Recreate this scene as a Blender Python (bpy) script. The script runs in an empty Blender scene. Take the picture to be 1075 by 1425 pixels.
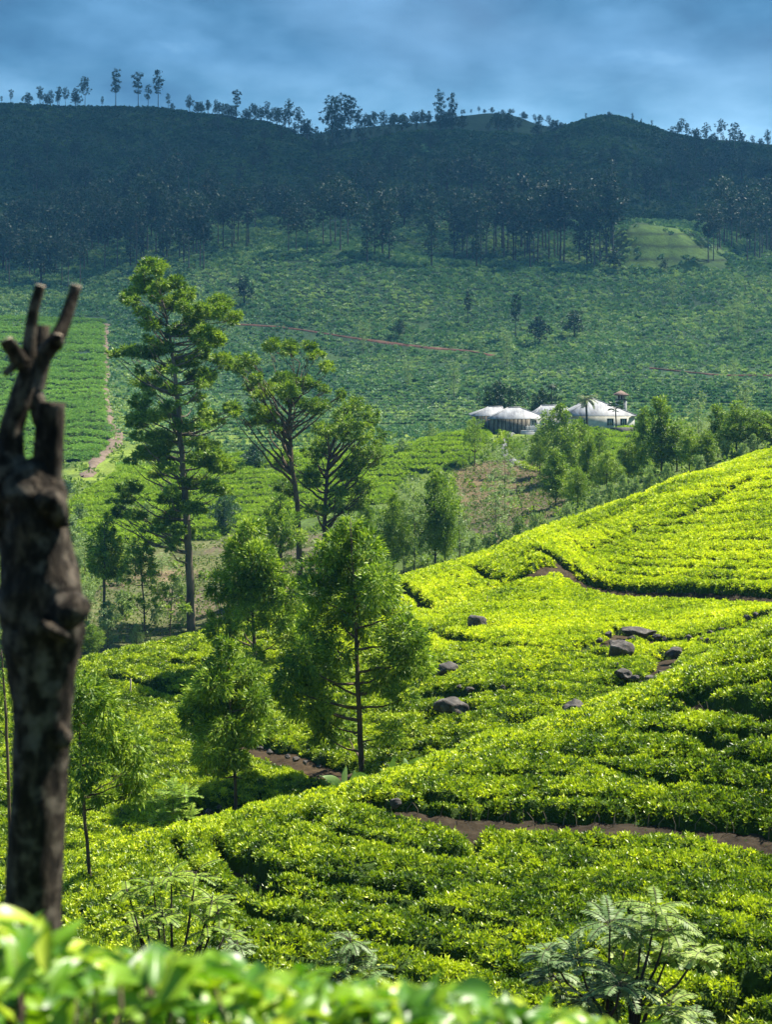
import bpy, math, random
import numpy as np
from mathutils import Vector
PI = math.pi
# ------------------------------------------------------------------ camera, light, exposure
SC = bpy.context.scene
COL = SC.collection
F, HX, HY = 2058.0, 537.5, 480.0          # focal length and horizon of the photograph, in its pixels
cam_d = bpy.data.cameras.new("camera")
cam_d.sensor_fit = 'VERTICAL'; cam_d.sensor_height = 36; cam_d.lens = 52
cam_d.shift_y = -(712.5 - HY) / 1425
cam_d.clip_start = 0.05; cam_d.clip_end = 9000
cam_d.dof.use_dof = True; cam_d.dof.focus_distance = 58; cam_d.dof.aperture_fstop = 6.0
cam = bpy.data.objects.new("camera", cam_d); COL.objects.link(cam)
cam.rotation_euler = (PI / 2, 0, 0)
SC.camera = cam
SUN_EL, SUN_AZ = math.radians(55), math.radians(58)      # azimuth from +Y (view direction) towards +X
SDIR = Vector((math.sin(SUN_AZ) * math.cos(SUN_EL), math.cos(SUN_AZ) * math.cos(SUN_EL), math.sin(SUN_EL)))
sun_d = bpy.data.lights.new("sun", 'SUN'); sun_d.energy = 5.0; sun_d.angle = math.radians(0.8); sun_d.color = (1, .93, .80)
sun = bpy.data.objects.new("sun", sun_d); COL.objects.link(sun)
sun.rotation_euler = (-SDIR).to_track_quat('-Z', 'Y').to_euler(); sun.location = (300, 100, 500)
SC.view_settings.view_transform = 'Standard'; SC.view_settings.look = 'None'
SC.view_settings.exposure = 1.65; SC.view_settings.gamma = 1
SC.cycles.use_denoising = True
SC.cycles.max_bounces = 5; SC.cycles.diffuse_bounces = 2; SC.cycles.glossy_bounces = 2
SC.cycles.transmission_bounces = 3; SC.cycles.transparent_max_bounces = 8; SC.cycles.volume_bounces = 0
SC.cycles.sample_clamp_indirect = 4; SC.cycles.caustics_reflective = False; SC.cycles.caustics_refractive = False

# ------------------------------------------------------------------ node helpers
def new_mat(name):
    m = bpy.data.materials.new(name); m.use_nodes = True
    nt = m.node_tree; nt.nodes.clear()
    return m, nt
def N(nt, typ, **kw):
    n = nt.nodes.new(typ)
    for k, v in kw.items():
        if k.startswith('in_'):
            key = k[3:]
            key = int(key) if key.isdigit() else key.replace('_', ' ')
            n.inputs[key].default_value = v
        else: setattr(n, k, v)
    return n
def L(nt, a, b): nt.links.new(a, b)
def ramp(nt, fac, stops, interp='LINEAR'):
    r = nt.nodes.new('ShaderNodeValToRGB'); r.color_ramp.interpolation = interp
    e = r.color_ramp.elements
    e[0].position, e[0].color = stops[0][0], (*stops[0][1], 1)
    e[1].position, e[1].color = stops[-1][0], (*stops[-1][1], 1)
    for p, c in stops[1:-1]:
        x = e.new(p); x.color = (*c, 1)
    L(nt, fac, r.inputs[0]); return r.outputs[0]
def noise(nt, scale, detail=3, vec=None, rough=.55, dist=0):
    n = N(nt, 'ShaderNodeTexNoise', in_Scale=scale, in_Detail=detail, in_Roughness=rough, in_Distortion=dist)
    if vec is not None: L(nt, vec, n.inputs['Vector'])
    return n.outputs['Fac']
def mixc(nt, fac, a, b, mode='MIX'):
    m = N(nt, 'ShaderNodeMix', data_type='RGBA', blend_type=mode)
    for s, v in ((0, fac), (6, a), (7, b)):
        if isinstance(v, (int, float)): m.inputs[s].default_value = v
        elif isinstance(v, tuple): m.inputs[s].default_value = (*v, 1)
        else: L(nt, v, m.inputs[s])
    return m.outputs[2]

# ------------------------------------------------------------------ sky
W = bpy.data.worlds.new("World"); SC.world = W; W.use_nodes = True
nt = W.node_tree; nt.nodes.clear()
sky = N(nt, 'ShaderNodeTexSky', sky_type='NISHITA', sun_disc=False, sun_elevation=SUN_EL, sun_rotation=SUN_AZ, altitude=1500, air_density=1.3, dust_density=1.0, ozone_density=2.0)
tc = N(nt, 'ShaderNodeTexCoord')
mp = N(nt, 'ShaderNodeMapping'); mp.inputs['Scale'].default_value = (1, 1, 2.2); mp.inputs['Location'].default_value = (.62, .1, .33)
L(nt, tc.outputs['Generated'], mp.inputs[0])
n1 = noise(nt, 7.5, 6, mp.outputs[0], .52, .1)
n2 = noise(nt, 3.1, 4, mp.outputs[0], .45, .3)
cl = ramp(nt, n1, [(.33, (.36, 1.1, 2.1)), (.46, (.70, 1.9, 3.2)), (.60, (1.3, 2.9, 4.6)), (.74, (2.8, 5.0, 7.0))])
sp = N(nt, 'ShaderNodeSeparateXYZ'); L(nt, tc.outputs['Generated'], sp.inputs[0])
hz = ramp(nt, sp.outputs['Z'], [(.125, (2.0, 1.65, 1.45)), (.19, (.74, .80, .86))])
cl = mixc(nt, 1.0, cl, hz, 'MULTIPLY')
cov = N(nt, 'ShaderNodeMapRange', in_1=.28, in_2=.50); L(nt, n2, cov.inputs[0]); cov.inputs[3].default_value = .80; cov.inputs[4].default_value = .97
skc = mixc(nt, cov.outputs[0], sky.outputs[0], cl)
bg = N(nt, 'ShaderNodeBackground', in_Strength=0.055); L(nt, skc, bg.inputs[0])
L(nt, bg.outputs[0], N(nt, 'ShaderNodeOutputWorld').inputs[0])

# ------------------------------------------------------------------ object helpers
def tag(o, label=None, cat=None, group=None, kind=None):
    if label: o['label'] = label
    if cat: o['category'] = cat
    if group: o['group'] = group
    if kind: o['kind'] = kind
    return o
def mesh_np(name, V, faces, mat=None, smooth=False, parent=None, attrs=None, sizes=None):
    """faces: (n,k) array, or a flat index array with sizes"""
    me = bpy.data.meshes.new(name)
    V = np.asarray(V, dtype=np.float32); me.vertices.add(len(V)); me.vertices.foreach_set('co', V.ravel())
    if sizes is None:
        faces = np.asarray(faces, dtype=np.int32); sizes = np.full(len(faces), faces.shape[1], dtype=np.int32); flat = faces.ravel()
    else: flat = np.asarray(faces, dtype=np.int32)
    me.loops.add(len(flat)); me.loops.foreach_set('vertex_index', flat)
    st = np.concatenate(([0], np.cumsum(sizes)[:-1])).astype(np.int32)
    me.polygons.add(len(sizes)); me.polygons.foreach_set('loop_start', st); me.polygons.foreach_set('loop_total', np.asarray(sizes, dtype=np.int32))
    if smooth: me.polygons.foreach_set('use_smooth', np.ones(len(sizes), dtype=bool))
    me.update(calc_edges=True)
    for k, v in (attrs or {}).items():
        v = np.asarray(v, dtype=np.float32)
        if v.ndim == 2:
            a = me.color_attributes.new(k, 'FLOAT_COLOR', 'POINT')
            a.data.foreach_set('color', np.hstack([v, np.ones((len(v), 1), np.float32)]).astype(np.float32).ravel())
        else:
            a = me.attributes.new(k, 'FLOAT', 'POINT'); a.data.foreach_set('value', v)
    if mat: me.materials.append(mat)
    o = bpy.data.objects.new(name, me)
    COL.objects.link(o)
    if parent: o.parent = parent
    return o
def empty(name, loc, rz=0):
    o = bpy.data.objects.new(name, None); COL.objects.link(o); o.location = loc; o.rotation_euler = (0, 0, rz)
    o.empty_display_size = .3
    return o
class MB:
    """collects polygons, built as one mesh"""
    def __init__(s): s.v = []; s.f = []; s.n = 0
    def add(s, V, Fc):
        V = [tuple(p) for p in V]; s.v += V; s.f += [tuple(i + s.n for i in f) for f in Fc]; s.n += len(V); return s
    def box(s, x0, x1, y0, y1, z0, z1):
        return s.add([(x0,y0,z0),(x1,y0,z0),(x1,y1,z0),(x0,y1,z0),(x0,y0,z1),(x1,y0,z1),(x1,y1,z1),(x0,y1,z1)],
                     [(0,3,2,1),(4,5,6,7),(0,1,5,4),(1,2,6,5),(2,3,7,6),(3,0,4,7)])
    def tube(s, pts, rad, sides=7, rough=0, rng=None, caps=True):
        pts = [Vector(p) for p in pts]; n = len(pts); V = []; Fc = []
        ref = Vector((.31, .95, .08))
        for i, p in enumerate(pts):
            t = (pts[min(i + 1, n - 1)] - pts[max(i - 1, 0)]).normalized()
            a = t.cross(ref)
            if a.length < .05: a = t.cross(Vector((1, 0, 0)))
            a.normalize(); b = t.cross(a)
            for k in range(sides):
                th = 2 * PI * k / sides; r = rad[i] * (1 + (rng.uniform(-rough, rough) if rough else 0))
                V.append(p + a * (math.cos(th) * r) + b * (math.sin(th) * r))
        for i in range(n - 1):
            for k in range(sides):
                k2 = (k + 1) % sides
                Fc.append((i * sides + k, i * sides + k2, (i + 1) * sides + k2, (i + 1) * sides + k))
        if caps:
            Fc.append(tuple(range(sides))[::-1]); Fc.append(tuple((n - 1) * sides + k for k in range(sides)))
        return s.add(V, Fc)
    def build(s, name, mat, parent=None, smooth=False):
        sizes = np.array([len(f) for f in s.f], dtype=np.int32)
        flat = np.array([i for f in s.f for i in f], dtype=np.int32)
        return mesh_np(name, np.array(s.v), flat, mat, smooth, parent, sizes=sizes)
def children(o): return [c for c in KIDS.get(o.name, [])]
KIDS = {}
def dup(root, loc, rz=0, scale=1.0, sz=None):
    r = root.copy(); COL.objects.link(r); r.location = loc; r.rotation_euler = (0, 0, rz); r.scale = (scale, scale, sz or scale)
    for ch in root.children:
        c = ch.copy(); COL.objects.link(c); c.parent = r
        for g in ch.children:
            d = g.copy(); COL.objects.link(d); d.parent = c
    return r

# ------------------------------------------------------------------ numeric helpers
def hash2(ix, iy, seed):
    h = (ix.astype(np.int64) * 374761393 + iy.astype(np.int64) * 668265263 + seed * 1442695041) & 0xffffffff
    h = ((h ^ (h >> 13)) * 1274126177) & 0xffffffff
    h = (h ^ (h >> 16)) & 0xffffffff
    return h / 4294967295.0
def vnoise(x, y, seed=0):
    ix, iy = np.floor(x), np.floor(y); fx, fy = x - ix, y - iy
    fx = fx * fx * (3 - 2 * fx); fy = fy * fy * (3 - 2 * fy)
    a, b, c, d = hash2(ix, iy, seed), hash2(ix + 1, iy, seed), hash2(ix, iy + 1, seed), hash2(ix + 1, iy + 1, seed)
    return (a + (b - a) * fx) * (1 - fy) + (c + (d - c) * fx) * fy - .5
def fbm(x, y, octs=4, seed=0):
    s, a, t = 0, 1, 0
    for o in range(octs):
        s = s + a * vnoise(x * 2 ** o, y * 2 ** o, seed + 7 * o); t += a; a *= .5
    return s / t * 2
def sstep(a, b, x):
    t = np.clip((x - a) / (b - a), 0, 1); return t * t * (3 - 2 * t)
def pchip_slopes(x, y):
    """x (n), y (...,n)"""
    h = np.diff(x); d = np.diff(y, axis=-1) / h
    m = np.zeros_like(y)
    d0, d1 = d[..., :-1], d[..., 1:]; h0, h1 = h[:-1], h[1:]
    w1, w2 = 2 * h1 + h0, h1 + 2 * h0
    with np.errstate(divide='ignore', invalid='ignore'):
        mm = (w1 + w2) / (w1 / d0 + w2 / d1)
    m[..., 1:-1] = np.where(d0 * d1 > 0, mm, 0)
    m[..., 0] = d[..., 0]; m[..., -1] = d[..., -1]
    return m
def pchip(x, y, q):
    x = np.asarray(x, float); y = np.asarray(y, float); q = np.asarray(q, float)
    m = pchip_slopes(x, y); qc = np.clip(q, x[0], x[-1])
    i = np.clip(np.searchsorted(x, qc, side='right') - 1, 0, len(x) - 2)
    h = x[i + 1] - x[i]; t = (qc - x[i]) / h
    return ((2*t**3 - 3*t**2 + 1) * y[..., i] + (t**3 - 2*t**2 + t) * h * m[..., i] + (-2*t**3 + 3*t**2) * y[..., i + 1] + (t**3 - t**2) * h * m[..., i + 1])
def tps_fit(P, S, lam=0.02):
    P = np.asarray(P, float) / 100.; S = np.asarray(S, float); n = len(P)
    r2 = ((P[:, None] - P[None]) ** 2).sum(-1); K = r2 * np.log(r2 + 1e-9) * .5 + lam * np.eye(n)
    A = np.zeros((n + 3, n + 3)); A[:n, :n] = K; A[:n, n] = 1; A[:n, n+1:] = P; A[n, :n] = 1; A[n+1:, :n] = P.T
    w = np.linalg.solve(A, np.concatenate([S, np.zeros(3)]))
    def f(px, py):
        px = np.asarray(px) / 100.; py = np.asarray(py) / 100.; out = w[n] + w[n+1] * px + w[n+2] * py
        for (a, b), c in zip(P, w[:n]):
            r = (px - a) ** 2 + (py - b) ** 2; out = out + c * r * np.log(r + 1e-9) * .5
        return out
    return f
def in_poly(px, py, poly):
    ins = np.zeros(np.shape(px), bool); n = len(poly)
    for i in range(n):
        x0, y0 = poly[i]; x1, y1 = poly[(i + 1) % n]
        if y0 == y1: continue
        c = ((y0 > py) != (y1 > py)) & (px < (x1 - x0) * (py - y0) / (y1 - y0) + x0); ins ^= c
    return ins

# ------------------------------------------------------------------ terrain: rows of (column, distance, height read as photo row)
ROWS = [
 # near edge of the lower tea field
 [(-700,24,1440),(1900,24,1440)],
 [(-300,27.5,1370),(0,27.5,1350),(260,27,1310),(520,28.5,1262),(800,28,1270),(1075,26.5,1290),(1400,26,1310)],
 # lower edge of the terrace path
 [(-300,31,1300),(0,31.5,1262),(130,32,1225),(260,32.5,1198),(400,33,1168),(520,34.0,1121),(650,33,1148),(800,32.2,1156),(940,31.5,1163),(1075,30.5,1187),(1400,28,1230)],
 # upper edge of the terrace path
 [(-300,32,1292),(0,32.5,1255),(130,33,1218),(260,33.5,1190),(400,34,1157),(500,34.6,1120),(530,34.9,1106),(580,34.7,1105),(650,34.2,1113),(800,33.4,1120),(940,32.7,1126),(1075,31.8,1139),(1400,29.2,1195)],
 # crest of the front hill
 [(-300,36,1262),(0,37,1215),(130,38,1184),(200,38,1166),(260,38.5,1148),(400,38.5,1114),(470,38.4,1097),(520,38.5,1083),(580,39.5,1065),(650,41,1038),(725,42.5,1012),(800,43,990),(870,43.5,966),(940,43,938),(1010,42.5,906),(1075,42,873),(1400,38,760)],
 [(-300,46,1300),(0,47,1245),(130,48,1215),(260,49,1182),(400,50,1148),(520,53,1103),(650,54,1062),(800,56,1012),(940,56,966),(1075,57,903),(1400,55,800)],
 [(-300,50,1250),(0,50,1200),(130,51,1160),(260,54,1125),(400,57,1092),(520,58,1058),(650,58,1004),(800,64,944),(940,67,914),(1075,68,866),(1400,66,740)],
 [(-300,56,1190),(0,56,1130),(130,58,1092),(260,62,1046),(400,65,1003),(520,67,962),(650,68,918),(800,74,872),(940,77,862),(1075,74,846),(1400,74,700)],
 # the left spur's crest, running into the path of the middle hill
 [(-300,60,1140),(0,60,1078),(130,64,1040),(200,67,1008),(260,70,983),(330,72,955),(400,74,930),(520,78,888),(590,81,866),(660,84,838),(710,87,817),(760,88,800),(800,88,816),(860,86.5,830),(940,84,832),(1075,79,841),(1400,80,680)],
 [(-300,65,1142),(0,65,1080),(130,68,1046),(200,72,1008),(260,75,978),(330,77,950),(400,79,926),(520,83,886),(590,86,856),(660,89,826),(710,91,802),(745,91,768),(785,90.5,786),(805,89.5,798),(860,88,812),(940,85.5,814),(1075,80.5,820),(1400,82,672)],
 # crest of the middle hill
 [(-300,82,1000),(0,86,955),(115,88,918),(200,90,899),(296,92,878),(380,94,857),(430,95,843),(490,98,826),(550,100,808),(650,104,777),(700,106,759),(750,108,738),(830,110,711),(890,111,690),(940,112,669),(1010,113,648),(1075,114,625),(1400,118,520)],
 [(-300,110,1030),(0,112,980),(130,115,955),(260,118,925),(400,122,890),(520,130,850),(650,135,818),(800,140,765),(940,150,715),(1075,155,670),(1400,160,590)],
 [(-300,130,960),(0,130,910),(130,135,890),(260,140,876),(400,142,844),(520,150,802),(650,158,770),(800,165,720),(940,175,667),(1075,185,620),(1400,200,530)],
 [(-300,180,790),(0,180,790),(130,185,775),(260,190,762),(400,195,742),(520,200,727),(650,205,708),(800,215,668),(940,222,640),(1075,230,602),(1400,240,520)],
 # tea terraces and the bungalow's platform
 [(-300,240,690),(0,240,690),(130,248,682),(200,255,660),(300,262,640),(400,265,634),(490,266,634),(560,266,624),(620,268,608),(650,269,606),(690,270,605),(800,270,602),(880,272,596),(940,275,590),(1075,280,580),(1400,290,540)],
 [(-300,290,650),(0,290,650),(130,292,642),(260,300,644),(400,305,638),(520,308,636),(650,310,618),(800,310,612),(940,312,600),(1075,315,588),(1400,330,556)],
 [(-300,340,570),(0,338,575),(130,338,570),(260,340,598),(400,345,600),(520,350,602),(650,350,594),(800,350,584),(940,355,574),(1075,360,562),(1400,370,540)],
 [(-300,430,470),(0,410,490),(130,410,488),(260,420,500),(400,430,502),(520,430,510),(650,430,505),(800,430,500),(940,430,495),(1075,435,488),(1400,440,470)],
 # edge of the far bench
 [(-300,520,390),(0,520,412),(130,530,408),(200,532,398),(260,535,384),(340,540,362),(400,545,350),(470,550,346),(520,552,352),(600,555,366),(650,560,373),(800,560,378),(940,560,379),(1075,560,380),(1400,570,370)],
 [(-300,600,362),(0,600,372),(130,605,362),(260,600,345),(400,600,330),(520,610,338),(600,610,356),(650,605,362),(800,595,360),(850,592,330),(880,590,311),(940,597,320),(1000,602,345),(1040,605,364),(1075,608,366),(1400,610,350)],
 [(-300,680,300),(0,690,318),(130,690,312),(260,690,302),(400,700,290),(520,705,285),(650,705,295),(800,705,305),(870,706,300),(940,710,308),(1075,710,318),(1400,710,300)],
 [(-300,830,210),(0,840,232),(260,840,226),(400,850,215),(460,850,232),(520,850,215),(650,850,215),(720,850,226),(840,850,206),(940,850,240),(1075,850,250),(1400,850,240)],
 # far ridge
 [(-300,980,130),(0,1000,143),(130,1000,151),(200,1000,152),(260,1000,157),(330,990,169),(400,975,182),(450,960,204),(500,960,200),(560,970,188),(620,975,181),(690,975,184),(740,975,190),(790,980,175),(845,990,162),(900,980,176),(940,970,190),(1000,965,200),(1075,960,203),(1400,960,205)],
 [(-300,1200,180),(0,1200,190),(400,1200,205),(520,1180,215),(700,1180,210),(845,1200,190),(1400,1200,230)],
 # the wooded ridge behind it
 [(-300,1400,160),(0,1400,175),(260,1400,180),(400,1400,188),(500,1400,178),(600,1400,170),(650,1400,160),(700,1400,156),(740,1400,168),(800,1400,185),(900,1400,195),(1075,1400,205),(1400,1400,190)],
 [(-700,2200,330),(1900,2200,330)],
 [(-700,5000,470),(1900,5000,470)],
]
PXC = np.concatenate([np.arange(-700, -60, 20), np.arange(-60, 1136, 3.0), np.arange(1140, 1901, 20)])
NKR = len(ROWS)
rd = np.zeros((len(PXC), NKR)); rp = np.zeros_like(rd)
for k, r in enumerate(ROWS):
    a = np.array(r, float)
    rd[:, k] = pchip(a[:, 0], a[:, 1], PXC); rp[:, k] = pchip(a[:, 0], a[:, 2], PXC)
rt = (HY - rp) / F                           # height / distance
LD = np.log(rd)
kk = np.arange(NKR, dtype=float)
SUB = 24
kq = np.linspace(0, NKR - 1, (NKR - 1) * SUB + 1)
dl = pchip(kk, LD, kq); dt = pchip(kk, rt, kq)
# small relief, growing with distance
def relief(px, ld):
    d = np.exp(ld)
    a = sstep(120, 330, d)
    g = sstep(380, 700, d)
    n = fbm(px / 90., ld * 9, 4, 3) * 4.0 * a + fbm(px / 34. + fbm(px / 80, ld * 6, 2, 5), ld * 6, 3, 11) * 5.0 * g * (1 - sstep(940, 990, d)*.7)
    n = n + fbm(px / 60., ld * 14, 3, 21) * 1.2 * (1 - a)
    return -n / F
dt = dt + relief(PXC[:, None], dl)
# resampled table on a regular grid of log distance
NL = 2600
LG = np.linspace(math.log(24), math.log(5000), NL)
TT = np.stack([np.interp(LG, dl[i], dt[i]) for i in range(len(PXC))])
def loft_t(px, d):
    px = np.clip(np.asarray(px, float), PXC[0], PXC[-1]); ld = np.log(np.clip(np.asarray(d, float), 24, 5000))
    i = np.clip(np.searchsorted(PXC, px, side='right') - 1, 0, len(PXC) - 2); fx = (px - PXC[i]) / (PXC[i + 1] - PXC[i])
    g = (ld - LG[0]) / (LG[1] - LG[0]); j = np.clip(g.astype(int), 0, NL - 2); fy = g - j
    return (TT[i, j] * (1 - fx) + TT[i + 1, j] * fx) * (1 - fy) + (TT[i, j + 1] * (1 - fx) + TT[i + 1, j + 1] * fx) * fy
TEA_H = 0.62
def drop(px, d):                             # how far the soil lies below the loft (the bushes' tops)
    return TEA_H * sstep(20, 26, d) * (1 - sstep(116, 122, d))
def ground_z(px, d): return loft_t(px, d) * d - drop(px, np.asarray(d, float))
def PT(px, py, d): return Vector(((px - HX) / F * d, d, (HY - py) / F * d))
def find_d(px, py, lo, hi):
    """first distance in lo..hi at which the ground comes up to this photo row"""
    ld = np.linspace(math.log(lo), math.log(hi), 500); d = np.exp(ld)
    t = loft_t(np.full(500, float(px)), d); w = np.nonzero(t >= (HY - py) / F)[0]
    return float(d[w[0]]) if len(w) else float(d[np.argmax(t)])
def on(px, py, lo, hi):
    d = find_d(px, py, lo, hi); return Vector(((px - HX) / F * d, d, float(ground_z(px, d))))
def on_d(px, d): return Vector(((px - HX) / F * d, d, float(ground_z(px, d))))
# ------------------------------------------------------------------ furrows and paths between the tea bushes (photo px, on the loft)
def kband(px, k0, k1):
    ks = np.array([k0, k1], float)
    i = int(np.clip(np.searchsorted(PXC, px) - 1, 0, len(PXC) - 1))
    return [math.exp(float(np.interp(q, kq, dl[i]))) for q in ks]
def gapline(pts, k0, k1):
    out = []
    for a, b in zip(pts[:-1], pts[1:]):
        n = max(1, int(abs(b[0] - a[0]) + abs(b[1] - a[1])) // 14)
        for i in range(n): out.append((a[0] + (b[0] - a[0]) * i / n, a[1] + (b[1] - a[1]) * i / n))
    out.append(pts[-1]); w = []
    for x, y in out:
        lo, hi = kband(x, k0, k1); w.append([x, find_d(x, y, lo, hi)])
    ds = [q[1] for q in w]; ds = [float(np.median(ds[max(0, i - 2):i + 3])) if 1 < i < len(ds) - 2 else ds[i] for i in range(len(ds))]
    ds = [(ds[max(i - 1, 0)] + ds[i] + ds[min(i + 1, len(ds) - 1)]) / 3 for i in range(len(ds))]
    return [((q[0] - HX) / F * d, d) for q, d in zip(w, ds)]
# (half width m, strength, bank?, k range, points)
GAPS = [
 (.52, 1, 1, 1.9, 3.1, [(512,1110),(530,1114),(560,1120),(600,1127),(650,1131),(700,1134),(850,1138),(950,1143),(1010,1151),(1075,1163),(1130,1175)]),
 (.17, 1, 0, 0, 4, [(301,1160),(318,1190),(350,1218),(382,1236),(462,1250),(537,1255),(600,1266),(660,1276),(714,1292)]),
 (.15, 1, 0, 0, 4, [(321,1176),(377,1207),(452,1221),(532,1232),(580,1240)]),
 (.14, .9, 0, 0, 4, [(240,1162),(262,1200),(320,1246),(390,1278),(470,1296),(560,1316),(640,1330)]),
 (.12, .8, 0, 0, 4, [(400,1330),(480,1352),(560,1372),(640,1400)]),
 (.12, .9, 0, 0, 4, [(410,1128),(470,1160),(560,1178),(640,1186)]),
 (.20, 1, 0, 0, 4, [(985,1420),(1020,1385),(1060,1372)]),
 (.24, 1, 1, 3.2, 4.2, [(942,966),(985,972),(1030,982),(1075,994),(1130,1010)]),
 (.15, .9, 0, 3.2, 4.2, [(900,1010),(960,1020),(1010,1040)]),
 (.12, .8, 0, 3, 4.2, [(780,1050),(870,1072),(960,1080)]),
 (.52, 1, 1, 7.9, 9.2, [(742,760),(765,771),(784,783),(794,802),(819,813),(863,821),(918,823),(975,824),(1028,827),(1075,832),(1130,836)]),
 (.50, 1, 1, 7.9, 9.2, [(575,866),(622,848),(664,829),(704,812),(764,790),(785,786)]),
 (.34, 1, 0, 6, 8.1, [(590,876),(640,888),(689,896),(749,902),(834,910)]),
 (.42, 1, 0, 8.9, 10, [(557,809),(566,824),(580,836),(615,849)]),
 (.42, 1, 0, 8.9, 10, [(664,787),(679,801),(704,812)]),
 (.36, 1, 0, 8.9, 10, [(819,766),(862,750),(898,732)]),
 (.40, 1, 0, 8.9, 10, [(943,722),(980,706),(1010,686),(1042,668)]),
 (.36, 1, 0, 8.9, 10, [(790,740),(850,720),(900,694)]),
 (.42, 1, 0, 8.5, 10, [(152,940),(185,946),(225,957),(262,968)]),
 (.20, .9, 0, 8.5, 10, [(240,918),(270,926),(296,930)]),
 (.75, 1, 1, 5.2, 8, [(335,1034),(370,1042),(410,1055),(455,1070),(490,1080)]),
 (.30, 1, 0, 5.2, 8, [(262,985),(275,1010),(300,1025),(335,1034)]),
 (.60, 1, 1, 5.1, 7.5, [(268,1138),(290,1128),(300,1115),(315,1120)]),
 (.70, 1, 1, 5.2, 8, [(1062,852),(1010,878),(960,886),(920,890),(868,876)]),
 (.60, 1, 1, 5.2, 8, [(868,878),(850,892),(812,900)]),
 (.55, 1, 1, 5.2, 8, [(935,905),(915,938),(885,945),(852,952)]),
 (.50, 1, 0, 5.2, 8, [(600,962),(640,962),(700,955)]),
 (.50, 1, 0, 5.2, 8, [(605,990),(650,985)]),
 (.25, .9, 0, 5.2, 8, [(700,1000),(760,1003),(800,1000)]),
]
GAPW = [(w, s, b, gapline(pts, k0, k1)) for (w, s, b, k0, k1, pts) in GAPS]
def gap_field(X, Y):
    g = np.zeros_like(X); bank = np.zeros_like(X)
    jit = vnoise(X * 1.3, Y * 1.3, 77) * .35 + vnoise(X * 4, Y * 4, 78) * .45
    for w, s, b, pl in GAPW:
        pl = np.array(pl); m = (X > pl[:, 0].min() - 3) & (X < pl[:, 0].max() + 3) & (Y > pl[:, 1].min() - 3) & (Y < pl[:, 1].max() + 3)
        x, y = X[m], Y[m]; best = np.full(x.shape, 1e9)
        for (ax, ay), (bx, by) in zip(pl[:-1], pl[1:]):
            dx, dy = bx - ax, by - ay; l2 = dx * dx + dy * dy + 1e-9
            t = np.clip(((x - ax) * dx + (y - ay) * dy) / l2, 0, 1)
            best = np.minimum(best, (x - ax - t * dx) ** 2 + (y - ay - t * dy) ** 2)
        dd = np.sqrt(best) / (w * (1 + jit[m]))
        g[m] = np.maximum(g[m], s * (1 - sstep(.75, 1.5, dd)))
        if b: bank[m] = np.maximum(bank[m], 1 - sstep(.6, 2.2, dd))
    return g, bank

# ------------------------------------------------------------------ the ground, one sheet
def kcoord(ci, ld): return np.interp(ld, dl[ci], kq)
cols = np.arange(len(PXC))
near = [(-60, -.6), (-6, -1.3), (0.4, -1.55), (1.5, -1.6), (3, -1.8), (5, -2.6), (8, -4.3), (14, -7.4), (19, -9.6)]
GX, GY, GZ = [], [], []
for d, z in near:
    GX.append((PXC - HX) / F * max(d, 20) * 1.6 if d < 12 else (PXC - HX) / F * d); GY.append(np.full(len(PXC), float(d))); GZ.append(np.full(len(PXC), float(z)) + .0)
d_ = np.exp(dl); x_ = (PXC[:, None] - HX) / F * d_
gf, bk = gap_field(x_.ravel(), d_.ravel()); bk = bk.reshape(x_.shape)
z_ = dt * d_ - drop(0, d_) * (1 - .40 * bk) + bk * fbm(x_ * 3, d_ * 3, 3, 9) * .05
GX = np.vstack([np.array(GX), x_.T]); GY = np.vstack([np.array(GY), d_.T]); GZ = np.vstack([np.array(GZ), z_.T])
nr, nc = GX.shape
# what grows or lies where, as colour, plus shade painted on the upper hill
PY = HY - F * GZ / np.maximum(GY, .5); PX = np.broadcast_to(PXC, GX.shape); D = GY
c_soil = np.array([.034, .025, .017]); c_grass = np.array([.060, .095, .022]); c_far = np.array([.022, .050, .028]); c_bright = np.array([.14, .20, .035])
tint = np.broadcast_to(c_soil, GX.shape + (3,)).copy()
def paint(m, c): tint[:] = tint * (1 - m[..., None]) + np.array(c) * m[..., None]
nz = fbm(GX / 9, GY / 9, 4, 31); nz2 = fbm(GX / 30, GY / 30, 4, 37)
paint(sstep(118, 126, D), c_grass)
fldA = in_poly(PX, PY, [(60,935),(150,800),(210,765),(300,748),(330,742),(450,742),(470,860),(300,900)]) & (D > 120) & (D < 215)
paint(fldA * (.75 + .25 * np.sign(nz)), (.105, .085, .058))
fldB = in_poly(PX, PY, [(630,652),(700,640),(760,648),(790,700),(740,745),(690,760),(650,735)]) & (D > 150) & (D < 268)
paint(fldB * .85, (.085, .060, .045))
paint(((D > 262) & (D < 345)) * sstep(-.2, .3, nz + .15), c_bright * .8)
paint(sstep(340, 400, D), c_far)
paint(sstep(350, 420, D) * sstep(.05, .5, nz2) * .55, (.060, .105, .028))
knoll = ((PX > 855) & (PX < 1060) & (PY > 300) & (PY < 382) & (D > 560) & (D < 606))
knoll = np.exp(-((PX - 945) / 75) ** 4) * sstep(545, 562, D) * (1 - sstep(598, 604, D))
paint(np.clip(knoll * (.8 + .4 * nz), 0, 1), (.070, .125, .025))
paint(((PX > 330) & (PX < 640) & (D > 535) & (D < 600) & (PY > 325)) * sstep(-.3, .3, nz2 + .1) * .8, (.075, .125, .035))
sp_ = in_poly(PX, PY, [(295,168),(400,180),(445,212),(330,205)]) | in_poly(PX, PY, [(500,205),(600,180),(700,182),(820,160),(880,165),(960,200),(800,215),(640,212),(520,240)])
paint(sp_ * (D > 800) * .7, (.055, .105, .03))
stripe = np.abs(((GZ + 2.2 * fbm(GX / 50, GY / 50, 3, 88)) / 5.5) % 1 - .5) * 2
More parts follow.
